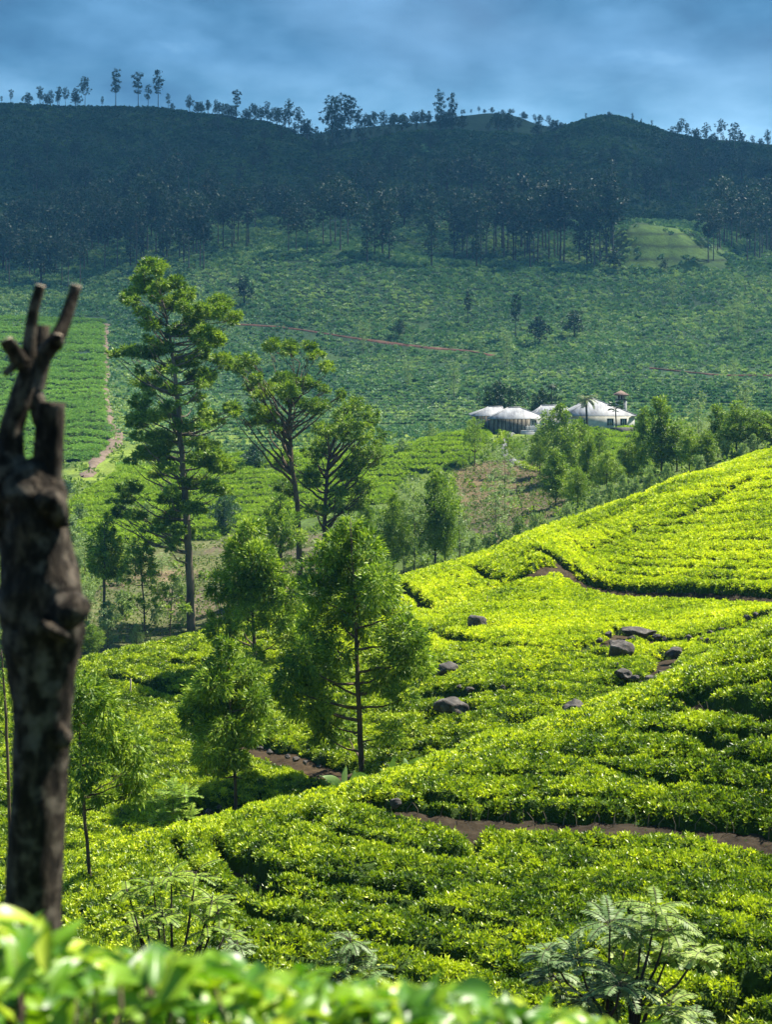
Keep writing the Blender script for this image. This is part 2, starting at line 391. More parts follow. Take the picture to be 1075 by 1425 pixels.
paint((D > 560) * (D < 1000) * sstep(.72, .9, stripe) * .75, (.014, .026, .014))
paint(sstep(600, 880, D) * .75, (.022, .046, .024))  # cloud shade of the upper hill painted into the ground colour
paint(((D > 690) & (D < 960) & (PX > 90) & (PX < 420)) * sstep(.0, .5, fbm(GX / 60, GY / 60, 3, 61)) * .6, (.050, .040, .040))
V = np.stack([GX, GY, GZ], -1).reshape(-1, 3)
ii = np.arange(nr * nc).reshape(nr, nc)
FQ = np.stack([ii[:-1, :-1], ii[:-1, 1:], ii[1:, 1:], ii[1:, :-1]], -1).reshape(-1, 4)
m_ground, nt = new_mat('hill_soil_and_grass')
at_ = N(nt, 'ShaderNodeAttribute', attribute_name='tint'); geo = N(nt, 'ShaderNodeNewGeometry')
a = noise(nt, 2.2, 5, geo.outputs['Position'], .65); b = noise(nt, .22, 5, geo.outputs['Position'], .6); c3 = noise(nt, .03, 4, geo.outputs['Position'])
k1 = ramp(nt, a, [(.3, (.45, .45, .45)), (.7, (1.55, 1.55, 1.5))]); k2 = ramp(nt, b, [(.3, (.6, .62, .6)), (.7, (1.35, 1.3, 1.2))]); k3 = ramp(nt, c3, [(.35, (.75, .8, .85)), (.65, (1.2, 1.15, 1.0))])
col = mixc(nt, 1, at_.outputs['Color'], k1, 'MULTIPLY'); col = mixc(nt, 1, col, k2, 'MULTIPLY'); col = mixc(nt, 1, col, k3, 'MULTIPLY')
bs = N(nt, 'ShaderNodeBsdfPrincipled', in_Roughness=.95); bs.inputs['Specular IOR Level'].default_value = .1
L(nt, col, bs.inputs['Base Color'])
bp = N(nt, 'ShaderNodeBump', in_Strength=1.0, in_Distance=.5); L(nt, b, bp.inputs['Height'])
bp2 = N(nt, 'ShaderNodeBump', in_Strength=.8, in_Distance=.08); L(nt, a, bp2.inputs['Height']); L(nt, bp.outputs[0], bp2.inputs['Normal']); L(nt, bp2.outputs[0], bs.inputs['Normal'])
L(nt, bs.outputs[0], N(nt, 'ShaderNodeOutputMaterial').inputs[0])
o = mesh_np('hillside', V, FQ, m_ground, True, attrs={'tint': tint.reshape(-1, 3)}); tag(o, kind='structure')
del gf

# ------------------------------------------------------------------ leaf materials
def leaf_mat(name, stops, trans=.3, rough=.45, spec=.35, tcol=(1.25, 1.35, .55), clump=.35, island=True, obj_rand=False, var=1.3):
    m, nt = new_mat(name)
    geo = N(nt, 'ShaderNodeNewGeometry')
    if obj_rand: r = N(nt, 'ShaderNodeObjectInfo').outputs['Random']
    else: r = geo.outputs['Random Per Island']
    cn = noise(nt, clump, 3, geo.outputs['Position'])
    mm = N(nt, 'ShaderNodeMath', operation='MULTIPLY_ADD'); L(nt, cn, mm.inputs[0]); mm.inputs[1].default_value = var; mm.inputs[2].default_value = .25 - var / 2
    ad = N(nt, 'ShaderNodeMath', operation='MULTIPLY_ADD'); L(nt, r, ad.inputs[0]); ad.inputs[1].default_value = .55; L(nt, mm.outputs[0], ad.inputs[2])
    c = ramp(nt, ad.outputs[0], stops)
    bs = N(nt, 'ShaderNodeBsdfPrincipled', in_Roughness=rough); bs.inputs['Specular IOR Level'].default_value = spec
    L(nt, c, bs.inputs['Base Color'])
    tr = N(nt, 'ShaderNodeBsdfTranslucent'); L(nt, mixc(nt, 1, c, tcol, 'MULTIPLY'), tr.inputs[0])
    mx = N(nt, 'ShaderNodeMixShader', in_0=trans); L(nt, bs.outputs[0], mx.inputs[1]); L(nt, tr.outputs[0], mx.inputs[2])
    L(nt, mx.outputs[0], N(nt, 'ShaderNodeOutputMaterial').inputs[0])
    return m
m_tea = leaf_mat('tea_leaf', [(.1, (.025, .060, .007)), (.42, (.13, .215, .010)), (.88, (.44, .52, .020))], .28, .42, .42, clump=.9, obj_rand=True, var=1.9)
m_tea_b = leaf_mat('tea_leaf_sunlit', [(.1, (.08, .15, .010)), (.40, (.33, .43, .014)), (.85, (.64, .68, .024))], .34, .5, .3, clump=.22, obj_rand=True)  # yellower tea leaf with sun brightness put into its colour
m_tea_far = leaf_mat('tea_leaf_terrace', [(.1, (.12, .22, .015)), (.9, (.30, .42, .03))], .3, .6, .2, clump=.2, obj_rand=True)
m_bush = leaf_mat('far_bush_leaf', [(.1, (.035, .10, .055)), (.55, (.11, .215, .115)), (.95, (.30, .40, .17))], .25, .7, .15, clump=.025, obj_rand=True)
m_fieldplant = leaf_mat('field_plant_leaf', [(.1, (.07, .12, .03)), (.9, (.16, .21, .06))], .3, .6, .2, clump=.1, obj_rand=True)
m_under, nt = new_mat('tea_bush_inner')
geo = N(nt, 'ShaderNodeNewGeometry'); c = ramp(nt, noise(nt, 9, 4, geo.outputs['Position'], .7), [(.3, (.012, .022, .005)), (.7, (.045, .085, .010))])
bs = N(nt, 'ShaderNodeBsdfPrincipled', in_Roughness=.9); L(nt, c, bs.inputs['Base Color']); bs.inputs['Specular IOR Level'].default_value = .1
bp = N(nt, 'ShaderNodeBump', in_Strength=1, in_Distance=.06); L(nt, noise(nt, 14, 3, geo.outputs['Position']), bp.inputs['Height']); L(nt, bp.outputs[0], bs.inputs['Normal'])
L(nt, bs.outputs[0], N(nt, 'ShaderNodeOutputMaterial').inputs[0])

# ------------------------------------------------------------------ rows of tea
gA = tps_fit([(p[0], p[1]) for p in (
  [(520,1112),(600,1140),(700,1150),(850,1155),(950,1160),(1075,1185),(1200,1210)] +
  [(400,1122),(440,1146),(520,1168),(650,1182),(800,1192),(950,1202),(1075,1232)] +
  [(301,1160),(350,1218),(382,1236),(462,1250),(537,1255),(600,1266),(714,1292),(850,1310),(1075,1350)] +
  [(240,1162),(262,1200),(320,1246),(390,1278),(470,1296),(560,1316),(640,1330),(800,1370),(950,1400)] +
  [(170,1180),(220,1240),(300,1300),(400,1330),(480,1352),(560,1372),(640,1400)] +
  [(100,1200),(150,1290),(250,1350),(400,1400),(520,1440)])],
  [0]*7 + [1.5]*7 + [4.5]*9 + [6]*9 + [7.5]*7 + [9.5]*5, .05)
gU = tps_fit([(560,1118),(700,1135),(850,1140),(950,1146),(1075,1165),(560,1070),(640,1105),(850,1110),(1075,1130),(700,1040),(850,1075),(1075,1098),(800,1000),(950,1040),(1075,1066),(870,975),(950,1000),(1075,1030),(945,966),(1075,994),(960,940),(1075,955),(1010,915),(1075,920),(1130,900)],
             [0,0,0,0,0,-1.6,-1,-1,-1,-3.2,-2.2,-2,-4.6,-3.4,-3,-5.6,-4.7,-4,-5.7,-5,-6.6,-6,-7.4,-7,-7.4], .05)
gR = tps_fit([(744,762),(784,784),(794,804),(819,817),(863,824),(918,826),(1028,829),(1075,834),(850,776),(900,783),(1000,785),(1075,785),(850,738),(930,745),(1000,742),(1075,738),(870,705),(950,700),(1010,695),(1075,690),(960,668),(1020,655),(1075,645),(760,750),(800,735)],
             [0]*8 + [3.6, 3.6, 3.6, 3.6] + [7]*4 + [10.5]*4 + [13.5]*3 + [1.4, 4.5], .05)
def bendL(px): return np.where(px < 450, .30 * (px - 450), np.where(px < 560, .0, -.03 * (px - 560)))
def bendU(px): return np.interp(px, [-400, 120, 330, 480, 560, 620, 700, 760, 1200], [-90, -55, 0, 18, 45, 85, 125, 150, 200])
def row_coord(px, py, k):
    S = np.where(k < 2.55, gA(px, py), gU(px, py))
    S = np.where((k < 5) & (k >= 2.55) & (px < 520), gA(px, py), S)
    Lw = -(py - bendL(px)) / 16.5
    Up = -(py - bendU(px)) / 13.0
    Rt = gR(px, py)
    S = np.where(k >= 5, Lw, S); S = np.where(k >= 8.5, np.where(px > 752, Rt, Up), S)
    return S
def tea_canopy(name, px0, px1, dpx, drows, clus, mat_leaf, label, dens_mask=None, far=False):
    pxs = np.arange(px0, px1 + .1, dpx); Dm, Pm = np.meshgrid(drows, pxs, indexing='ij')
    T = loft_t(Pm.ravel(), Dm.ravel()).reshape(Pm.shape); py = HY - F * T
    ci = np.clip(np.searchsorted(PXC, Pm[0]), 0, len(PXC) - 1)
    K = np.stack([np.interp(np.log(Dm[:, j]), dl[ci[j]], kq) for j in range(len(pxs))], 1)
    X = (Pm - HX) / F * Dm; Y = Dm
    if far: S = py / far + fbm(X / 14, Y / 14, 2, 5) * .8
    else: S = row_coord(Pm, py, K)
    S = S + fbm(X / 6, Y / 6, 3, 41) * .35 + fbm(X / 1.2, Y / 1.2, 2, 43) * .07
    ph = np.abs(S - np.round(S))                        # 0 in the furrow, .5 in mid row
    st = np.clip(.70 + fbm(X / 3.2, Y / 3.2, 3, 47) * 1.5 + (.25 if far else 0), .0, 1)
    st = st * np.where(K < 5, .78, .85) * (1 - .75 * np.exp(-((K - 4) / .22) ** 2))
    minor = st * (1 - sstep(.05, .12, ph)) if not far else st * (1 - sstep(.12, .30, ph))
    gap, bank = (gap_field(X.ravel(), Y.ravel()) if not far else (np.zeros(X.size), np.zeros(X.size)))
    gap = gap.reshape(X.shape)
    crown = .09 * (1 - sstep(.0, .5, ph)) + 0
    lump = fbm(X / .45, Y / .45, 2, 51) * .06 + fbm(X / 1.6, Y / 1.6, 2, 53) * .09
    hole = sstep(.40, .56, vnoise(X / .95, Y / .95, 57) + vnoise(X / .4, Y / .4, 58) * .5 + .06 * (K < 5)) * .75
    hole = hole * (1 - .8 * np.exp(-((K - 4) / .3) ** 2)) * np.where(K < 5, .75, 1)
    if far: hole = hole * 0
    low = np.maximum(np.maximum(minor * .95, hole * .8), gap)
    Z = T * Dm + lump - low * (TEA_H + .14) - crown * .8
    if far:
        soft = sum(dens_mask(Pm + a, py + b, Dm).astype(float) for a, b in ((0, 0), (7, 0), (-7, 0), (0, 3), (0, -3), (4, 2), (-4, -2), (4, -2), (-4, 2))) / 9
        Z = T * Dm + .62 + lump - low * 1.15 - (1 - sstep(.3, .95, soft)) * 1.0
    n0, n1 = X.shape; idx = np.arange(n0 * n1).reshape(n0, n1)
    FQ = np.stack([idx[:-1, :-1], idx[:-1, 1:], idx[1:, 1:], idx[1:, :-1]], -1).reshape(-1, 4)
    keep = np.ones(len(FQ), bool)
    if dens_mask is not None: keep = dens_mask(Pm, py, Dm)[:-1, :-1].ravel()
    V = np.stack([X, Y, Z], -1).reshape(-1, 3)
    FQ = FQ[keep]
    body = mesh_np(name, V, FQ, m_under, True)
    tag(body, label, 'tea plants', kind='stuff')
    # leaf clusters
    rng = np.random.default_rng(5)
    A, B, C_, E = (V[FQ[:, i]] for i in range(4))
    nrm = np.cross(C_ - A, E - B); area = np.linalg.norm(nrm, axis=1) * .5; nrm /= np.linalg.norm(nrm, axis=1)[:, None] + 1e-9
    nrm *= np.sign(nrm[:, 2:3] + 1e-9)
    lowf = low.ravel()[FQ[:, 0]]; dd = A[:, 1]
    size, dens = clus(dd)
    exp = area * dens * (1 - sstep(.30 if not far else .5, .62 if not far else .8, lowf))
    cnt = rng.poisson(np.maximum(exp, 0)); fi = np.repeat(np.arange(len(FQ)), cnt); n = len(fi)
    u, v = rng.random(n)[:, None], rng.random(n)[:, None]
    P = (A[fi] * (1 - u) + B[fi] * u) * (1 - v) + (E[fi] * (1 - u) + C_[fi] * u) * v
    P += nrm[fi] * (rng.random(n)[:, None] * .9 - .35) * size[fi][:, None]
    up = nrm[fi] * .55 + np.array([0, 0, .6]) + rng.normal(0, .28, (n, 3)); up /= np.linalg.norm(up, axis=1)[:, None]
    rx = -np.arcsin(np.clip(up[:, 1], -1, 1)); ry = np.arctan2(up[:, 0], up[:, 2])
    return P, np.stack([rx, ry, np.zeros(n)], 1), size[fi] * rng.uniform(.7, 1.3, n), rng
def instance_points(name, P, R, S, protos, label, cat='tea plants'):
    """GN: instance one of the protos on each point; one stuff object"""
    n = len(P); me = bpy.data.meshes.new(name); me.vertices.add(n); me.vertices.foreach_set('co', np.asarray(P, np.float32).ravel())
    rng = np.random.default_rng(9)
    a = me.attributes.new('rot', 'FLOAT_VECTOR', 'POINT'); a.data.foreach_set('vector', np.asarray(R, np.float32).ravel())
    a = me.attributes.new('scl', 'FLOAT', 'POINT'); a.data.foreach_set('value', np.asarray(S, np.float32))
    a = me.attributes.new('spin', 'FLOAT', 'POINT'); a.data.foreach_set('value', rng.uniform(0, 2 * PI, n).astype(np.float32))
    a = me.attributes.new('pick', 'INT', 'POINT'); a.data.foreach_set('value', rng.integers(0, len(protos), n).astype(np.int32))
    o = bpy.data.objects.new(name, me); COL.objects.link(o); tag(o, label, cat, kind='stuff')
    g = bpy.data.node_groups.new(name, 'GeometryNodeTree')
    g.interface.new_socket('Geometry', in_out='INPUT', socket_type='NodeSocketGeometry'); g.interface.new_socket('Geometry', in_out='OUTPUT', socket_type='NodeSocketGeometry')
    gi = g.nodes.new('NodeGroupInput'); go = g.nodes.new('NodeGroupOutput'); iop = g.nodes.new('GeometryNodeInstanceOnPoints')
    gti = g.nodes.new('GeometryNodeGeometryToInstance')
    for p in reversed(protos):
        oi = g.nodes.new('GeometryNodeObjectInfo'); oi.inputs[0].default_value = p; oi.transform_space = 'ORIGINAL'
        g.links.new(oi.outputs['Geometry'], gti.inputs[0])
    def attr(nm, tp):
        x = g.nodes.new('GeometryNodeInputNamedAttribute'); x.data_type = tp; x.inputs[0].default_value = nm; return x.outputs[0]
    g.links.new(gi.outputs[0], iop.inputs['Points']); g.links.new(gti.outputs[0], iop.inputs['Instance'])
    iop.inputs['Pick Instance'].default_value = True; g.links.new(attr('pick', 'INT'), iop.inputs['Instance Index'])
    er = g.nodes.new('FunctionNodeEulerToRotation'); g.links.new(attr('rot', 'FLOAT_VECTOR'), er.inputs[0]); 
    cx = g.nodes.new('ShaderNodeCombineXYZ'); g.links.new(attr('spin', 'FLOAT'), cx.inputs[2]); er2 = g.nodes.new('FunctionNodeEulerToRotation'); g.links.new(cx.outputs[0], er2.inputs[0])
    rr = g.nodes.new('FunctionNodeRotateRotation'); rr.rotation_space = 'LOCAL'; g.links.new(er.outputs[0], rr.inputs[0]); g.links.new(er2.outputs[0], rr.inputs[1])
    g.links.new(rr.outputs[0], iop.inputs['Rotation']); g.links.new(attr('scl', 'FLOAT'), iop.inputs['Scale'])
    g.links.new(iop.outputs[0], go.inputs[0])
    md = o.modifiers.new('scatter', 'NODES'); md.node_group = g
    return o
def leaves_np(P, Dr, Ln, Wd, rng, bend=.0):
    """one diamond-shaped leaf per point; bend>0 gives two faces folded along the length"""
    n = len(P); Dr = Dr / (np.linalg.norm(Dr, axis=1)[:, None] + 1e-9)
    r = rng.normal(0, 1, (n, 3)); sd = np.cross(Dr, r); sd /= np.linalg.norm(sd, axis=1)[:, None] + 1e-9
    Ln = np.asarray(Ln)[:, None] if np.ndim(Ln) else Ln; Wd = np.asarray(Wd)[:, None] if np.ndim(Wd) else Wd
    a = P; c = P + Dr * Ln; m = P + Dr * Ln * .45
    nn = np.cross(sd, Dr) * bend
    V = np.stack([a, m + sd * Wd * .5 + nn * Ln, c, m - sd * Wd * .5 + nn * Ln], 1).reshape(-1, 3)
    return V, np.arange(n * 4).reshape(n, 4)
def proto(name, V, Fc, mat):
    me = bpy.data.meshes.new(name); me.from_pydata([tuple(map(float, v)) for v in V], [], [tuple(map(int, f)) for f in Fc]); me.materials.append(mat)
    return bpy.data.objects.new(name, me)
def tea_protos(mat, n=9, seed=1, tag_='tea_shoot'):
    out = []
    for s in range(5):
        rng = np.random.default_rng(seed * 10 + s); k = n + s % 3
        th = np.arange(k) * 2.4 + rng.uniform(-.3, .3, k); el = np.linspace(.15, 1.25, k) + rng.normal(0, .12, k)
        Dr = np.stack([np.cos(th) * np.cos(el), np.sin(th) * np.cos(el), np.sin(el)], 1)
        P = Dr * np.array([.12, .12, .2]) + rng.normal(0, .22, (k, 3)) * np.array([1, 1, .5])
        V, Fc = leaves_np(P, Dr, rng.uniform(.45, .8, k), rng.uniform(.22, .36, k), rng, .05)
        out.append(proto(tag_, V, Fc, mat))
    return out
def bush_protos(mat, n=34, seed=3):
    out = []
    for s in range(5):
        rng = np.random.default_rng(seed * 10 + s)
        d = rng.normal(0, 1, (n, 3)); d[:, 2] = np.abs(d[:, 2]) * .8; d /= np.linalg.norm(d, axis=1)[:, None]
        P = d * np.array([.5, .5, .42]) * rng.uniform(.75, 1.1, (n, 1))
        V, Fc = leaves_np(P - d * .1, d + rng.normal(0, .7, (n, 3)), rng.uniform(.3, .5, n), rng.uniform(.2, .34, n), rng)
        out.append(proto('bush_clump', V, Fc, mat))
    return out
drows = np.concatenate([np.arange(24.2, 44, .085), np.arange(44, 118, .12)])
def clusAB(d):
    s = np.interp(d, [24, 45, 60, 120], [.125, .14, .16, .25]); return s, np.interp(d, [24, 45, 60, 118], [150, 135, 105, 46])
P, R, S, _ = tea_canopy('tea_rows', -300, 1420, 3, drows, clusAB, m_tea, 'dense interlocked tea bushes in curving rows over the two near hills')
edge_ = P[:, 0] / P[:, 1] * F + HX; inf = ((edge_ > -45) & (edge_ < 1120)) | (np.random.default_rng(2).random(len(P)) < .6)
print('tea clusters', inf.sum())
qx = P[:, 0] / P[:, 1] * F + HX; qy = HY - F * P[:, 2] / P[:, 1]
lit_tea = np.random.default_rng(3).random(len(P)) < np.where(P[:, 1] < 52, .05 + .75 * np.clip((HY - F * (loft_t(qx, P[:, 1] + 1.6))) - (HY - F * loft_t(qx, P[:, 1])) + 22, 0, 30) / 30 * (P[:, 1] > 35), .03 + .97 * sstep(975, 870, qy + .25 * np.maximum(0, 560 - qx)))  # share of sun-toned leaves, raised on the near crest and bright middle hill
for nm, mt, lb, sel in (('tea_leaves', m_tea, 'glossy deep green tea shoots covering the nearest hill and the gully', ~lit_tea), ('sunlit_tea_leaves', m_tea_b, 'yellow green tea shoots with sunlight painted in, covering the upper middle hill', lit_tea)):
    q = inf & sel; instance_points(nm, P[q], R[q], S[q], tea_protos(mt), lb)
# terraces in the valley and the planted field on its far left side
def mask_ter(px, py, d):
    a = in_poly(px, py, [(95,700),(190,640),(300,628),(430,622),(545,622),(640,580),(690,596),(662,640),(640,652),(560,668),(540,700),(330,742),(300,752),(210,760),(100,752)]) & (d > 180) & (d < 272)
    b = in_poly(px, py, [(790,600),(905,596),(900,650),(800,660)]) & (d > 200) & (d < 274)
    c = in_poly(px, py, [(-110,440),(146,440),(150,590),(165,600),(130,650),(110,676),(-110,690)]) & (d > 292) & (d < 470)
    return a | b | c
dr2 = np.concatenate([np.arange(182, 272, .38), np.arange(292, 470, .5)])
P, R, S, _ = tea_canopy('terrace_rows', -100, 905, 2.5, dr2, lambda d: (np.interp(d, [180, 450], [.40, .55]), np.interp(d, [180, 450], [8, 4.6])), m_tea_far, 'level tea hedges on the valley terraces', mask_ter, far=8.5)
m_tea_flat = leaf_mat('tea_leaf_flat_field', [(.1, (.07, .17, .035)), (.9, (.22, .38, .07))], .3, .6, .2, clump=.05, obj_rand=True)
ff = P[:, 1] > 285
instance_points('terrace_leaves', P[~ff], R[~ff], S[~ff], tea_protos(m_tea_far, 12, 2), 'light green tea foliage on the level valley terraces')
instance_points('field_leaves', P[ff], R[ff], S[ff], tea_protos(m_tea_flat, 12, 4), 'green tea foliage in straight rows on the smooth field at the far left')
print('terrace', len(P))
# rough tea bushes over the far slopes, small plants on the brown fields
TRACKS = [
 (.9, [(325,452),(380,455),(420,460),(470,468),(540,478),(600,485),(650,489),(690,496)], 380, 540, 'red'),
 (.8, [(905,513),(950,518),(1000,523),(1060,524),(1120,522)], 380, 520, 'red'),
 (1.5, [(147,452),(146,500),(147,545),(150,590)], 300, 480, 'brown'),
 (1.6, [(-60,600),(40,597),(110,594),(155,591)], 300, 420, 'brown'),
 (1.8, [(155,592),(164,604),(158,622),(136,638),(122,660),(117,684)], 268, 380, 'brown'),
 (1.5, [(14,606),(26,630),(38,655)], 280, 400, 'brown'),
]
def near_track(px, py, tol):
    m = np.zeros(np.shape(px), bool)
    for w, pts, lo, hi, c in TRACKS:
        for (ax, ay), (bx, by) in zip(pts[:-1], pts[1:]):
            t = np.clip(((px - ax) * (bx - ax) + (py - ay) * (by - ay)) / ((bx - ax) ** 2 + (by - ay) ** 2), 0, 1)
            m |= ((px - ax - t * (bx - ax)) ** 2 + (py - ay - t * (by - ay)) ** 2) < tol ** 2
    return m
def scatter(d0, d1, sp, px0, px1, size, seed, mask=None):
    rng = np.random.default_rng(seed); out = []; y = d0
    while y < d1:
        s = np.interp(y, [d0, d1], sp)
        x0, x1 = (px0 - HX) / F * y, (px1 - HX) / F * y; n = int((x1 - x0) / s); x = x0 + (np.arange(n) + rng.uniform(-.35, .35, n)) * s
        out.append(np.stack([x, np.full(n, y) + rng.uniform(-.3, .3, n) * s + 2.2 * np.sin(x / 23 + y * .1)], 1)); y += s * 1.15
    q = np.concatenate(out); px = q[:, 0] / q[:, 1] * F + HX; t = loft_t(px, q[:, 1]); py = HY - F * t
    keep = (vnoise(q[:, 0] / 6, q[:, 1] / 6, seed) > (-.40 if d0 > 300 else -.28)) & ~near_track(px, py, 1.0 + 1.6 * (vnoise(px / 9, py / 9, 6) > -.1))
    if mask is not None: keep &= mask(px, py, q[:, 1])
    q, px = q[keep], px[keep]; n = len(q)
    if d0 > 300:                                            # bushes stand in contour rows
        for _ in range(2):
            g0 = ground_z(px, q[:, 1]); sl = (ground_z(px, q[:, 1] + 1.) - g0); dz = np.where(q[:, 1] < 565, .62, 1.3)
            mv = np.clip((np.round(g0 / dz + .3 * fbm(q[:, 0] / 40, q[:, 1] / 40, 2, 8)) * dz - g0) / np.maximum(sl, .12), -1.6, 1.6) * (vnoise(q[:, 0] / 25, q[:, 1] / 25, 19) > -.22)
            q[:, 1] += mv; px = q[:, 0] / q[:, 1] * F + HX
    z = ground_z(px, q[:, 1])
    P = np.stack([q[:, 0], q[:, 1], z - .05], 1); S = np.interp(q[:, 1], [d0, d1], size) * rng.uniform(.6, 1.35, n)
    return P, rng.normal(0, .12, (n, 3)) * [1, 1, 0], S
bp_far = bush_protos(m_bush)
not_field = lambda px, py, d: ~((px < 150) & (d < 475) & (py > 440)) & ~((px > 880) & (d > 565) & (d < 602) & (px < 1010) & (vnoise(px / 5, d / 3, 3) > -.3))
m_bush_dark = leaf_mat('shade_tea_leaf', [(.1, (.014, .042, .020)), (.55, (.038, .088, .040)), (.95, (.10, .16, .050))], .15, .7, .1, clump=.02, obj_rand=True)  # darker bush leaf, the upper hill's shade put into its colour
shade_pick = lambda d, x: vnoise(x * .05, d * .013, 6) * 1.1 + vnoise(x * .13, d * .05, 7) * .6 + .5 < sstep(575, 800, d) * 1.15
far_ = scatter(565, 1000, (2.3, 3.2), -110, 1190, (1.9, 2.7), 72, not_field); od = shade_pick(far_[0][:, 1], far_[0][:, 0])
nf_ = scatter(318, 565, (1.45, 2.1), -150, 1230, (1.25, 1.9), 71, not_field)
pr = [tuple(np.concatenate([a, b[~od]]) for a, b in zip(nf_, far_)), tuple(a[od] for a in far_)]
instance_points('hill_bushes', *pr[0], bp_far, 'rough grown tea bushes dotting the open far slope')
instance_points('shade_hill_bushes', *pr[1], bush_protos(m_bush_dark), 'tea bushes with shade painted into their leaves, covering the upper hillside')
fA = lambda px, py, d: (in_poly(px, py, [(20,935),(130,800),(210,765),(300,748),(330,742),(450,742),(470,860),(300,900)]) | in_poly(px, py, [(630,652),(700,640),(760,648),(790,700),(740,745),(690,760),(650,735)])) & (vnoise(px / 12, py / 12, 4) > -.3)
P, R, S = scatter(124, 268, (.75, 1.2), 0, 830, (.55, .8), 73, fA)
instance_points('field_plants', P, R, S, bush_protos(m_fieldplant, 12, 6), 'low young plants set in rows on bare brown soil', 'young plants'); print('field', len(P))
ro = lambda px, py, d: ~fA(px, py, d) & ~mask_ter(px, py, d)
P, R, S = scatter(120, 345, (1.3, 2.2), -180, 1250, (.8, 1.7), 74, lambda px, py, d: ro(px, py, d) & (vnoise(px / 20, py / 20, 14) > -.1) & ~((px > 640) & (px < 900) & (d > 258) & (d < 300)))
m_scrub = leaf_mat('scrub_leaf', [(.1, (.08, .15, .03)), (.9, (.22, .30, .06))], .3, .6, .2, clump=.06, obj_rand=True)
instance_points('scrub', P, R, S, bush_protos(m_scrub, 22, 8), 'pale green scrub and weeds covering the valley floor', 'scrub'); print('scrub', len(P))
# ------------------------------------------------------------------ tracks and the road
def earth_mat(name, c0, c1, sc=1.5):
    m, nt = new_mat(name); geo = N(nt, 'ShaderNodeNewGeometry')
    c = ramp(nt, noise(nt, sc, 5, geo.outputs['Position'], .65), [(.3, c0), (.7, c1)])
    bs = N(nt, 'ShaderNodeBsdfPrincipled', in_Roughness=.95); bs.inputs['Specular IOR Level'].default_value = .1; L(nt, c, bs.inputs['Base Color'])
    bp = N(nt, 'ShaderNodeBump', in_Strength=.7, in_Distance=.1); L(nt, noise(nt, sc * 4, 4, geo.outputs['Position']), bp.inputs['Height']); L(nt, bp.outputs[0], bs.inputs['Normal'])
    L(nt, bs.outputs[0], N(nt, 'ShaderNodeOutputMaterial').inputs[0]); return m
m_red = earth_mat('red_earth', (.06, .034, .024), (.15, .08, .055), .6)
m_brown = earth_mat('brown_earth', (.08, .06, .045), (.17, .13, .10), .6)
m_tar = earth_mat('grey_tar', (.10, .10, .105), (.20, .20, .21), .4)
def ribbon(name, pts, w, lo, hi, mat, lift=.25, rag=.35):
    rng = random.Random(len(pts) + int(pts[0][1])); fine = []
    for a, b in zip(pts[:-1], pts[1:]):
        n = max(2, int((abs(b[0] - a[0]) + abs(b[1] - a[1])) / 3))
        for i in range(n): fine.append((a[0] + (b[0] - a[0]) * i / n, a[1] + (b[1] - a[1]) * i / n))
    fine.append(pts[-1]); Pw = [on(x, y, lo, hi) for x, y in fine]
    for _ in range(3): Pw = [Pw[0]] + [(Pw[i - 1] + Pw[i] * 2 + Pw[i + 1]) / 4 for i in range(1, len(Pw) - 1)] + [Pw[-1]]
    V, Fc = [], []
    for i, p in enumerate(Pw):
        t = Pw[min(i + 1, len(Pw) - 1)] - Pw[max(i - 1, 0)]; s = Vector((t.y, -t.x, 0)).normalized()
        for k in range(5):
            o = (k / 2 - 1) * w * (.6 + rng.random() * rag); q = p + s * o * (.35 + 1.3 * float(vnoise(np.array(p.x / 7), np.array(p.y / 7), 5) + .5) if 'path' in name else 1); px = q.x / q.y * F + HX
            V.append((q.x, q.y, float(ground_z(px, q.y)) + lift - (.3 if k in (0, 4) else 0)))
    for i in range(len(Pw) - 1):
        for k in range(4): Fc.append((i * 5 + k, i * 5 + k + 1, i * 5 + k + 6, i * 5 + k + 5))
    o = mesh_np(name, V, Fc, mat, True); tag(o, kind='structure')
for w, pts, lo, hi, c in TRACKS: ribbon('dirt_path', pts, w, lo, hi, m_red if c == 'red' else m_brown, .35)
ribbon('road', [(717,599),(704,612),(700,622),(706,634),(718,644),(735,652)], 1.0, 225, 272, m_tar, .3, .1)

# ------------------------------------------------------------------ bark, crowns, tree builders
def bark_mat(name, c0, c1, sc=6, stretch=.25):
    m, nt = new_mat(name); tc = N(nt, 'ShaderNodeTexCoord'); mp = N(nt, 'ShaderNodeMapping'); mp.inputs['Scale'].default_value = (1, 1, stretch); L(nt, tc.outputs['Object'], mp.inputs[0])
    n = noise(nt, sc, 5, mp.outputs[0], .65); c = ramp(nt, n, [(.32, c0), (.68, c1)])
    bs = N(nt, 'ShaderNodeBsdfPrincipled', in_Roughness=.9); bs.inputs['Specular IOR Level'].default_value = .15; L(nt, c, bs.inputs['Base Color'])
    bp = N(nt, 'ShaderNodeBump', in_Strength=.8, in_Distance=.03); L(nt, n, bp.inputs['Height']); L(nt, bp.outputs[0], bs.inputs['Normal'])
    L(nt, bs.outputs[0], N(nt, 'ShaderNodeOutputMaterial').inputs[0]); return m
m_bark = bark_mat('bark_brown', (.045, .032, .022), (.15, .11, .078), 3)
m_bark_pale = bark_mat('bark_pale', (.045, .040, .032), (.20, .165, .12), 1.6)
m_bark_dark = bark_mat('bark_dark', (.03, .026, .022), (.08, .07, .055), 2)
def lm(name, a, b, c, trans=.28, clump=.35): return leaf_mat(name, [(.1, a), (.5, b), (.95, c)], trans, .5, .25, clump=clump)
m_euc = lm('gum_leaf', (.03, .08, .014), (.13, .22, .026), (.32, .42, .045), .28, .3)
m_young = lm('young_tree_leaf', (.03, .08, .012), (.13, .22, .022), (.38, .48, .050), .3, .5)
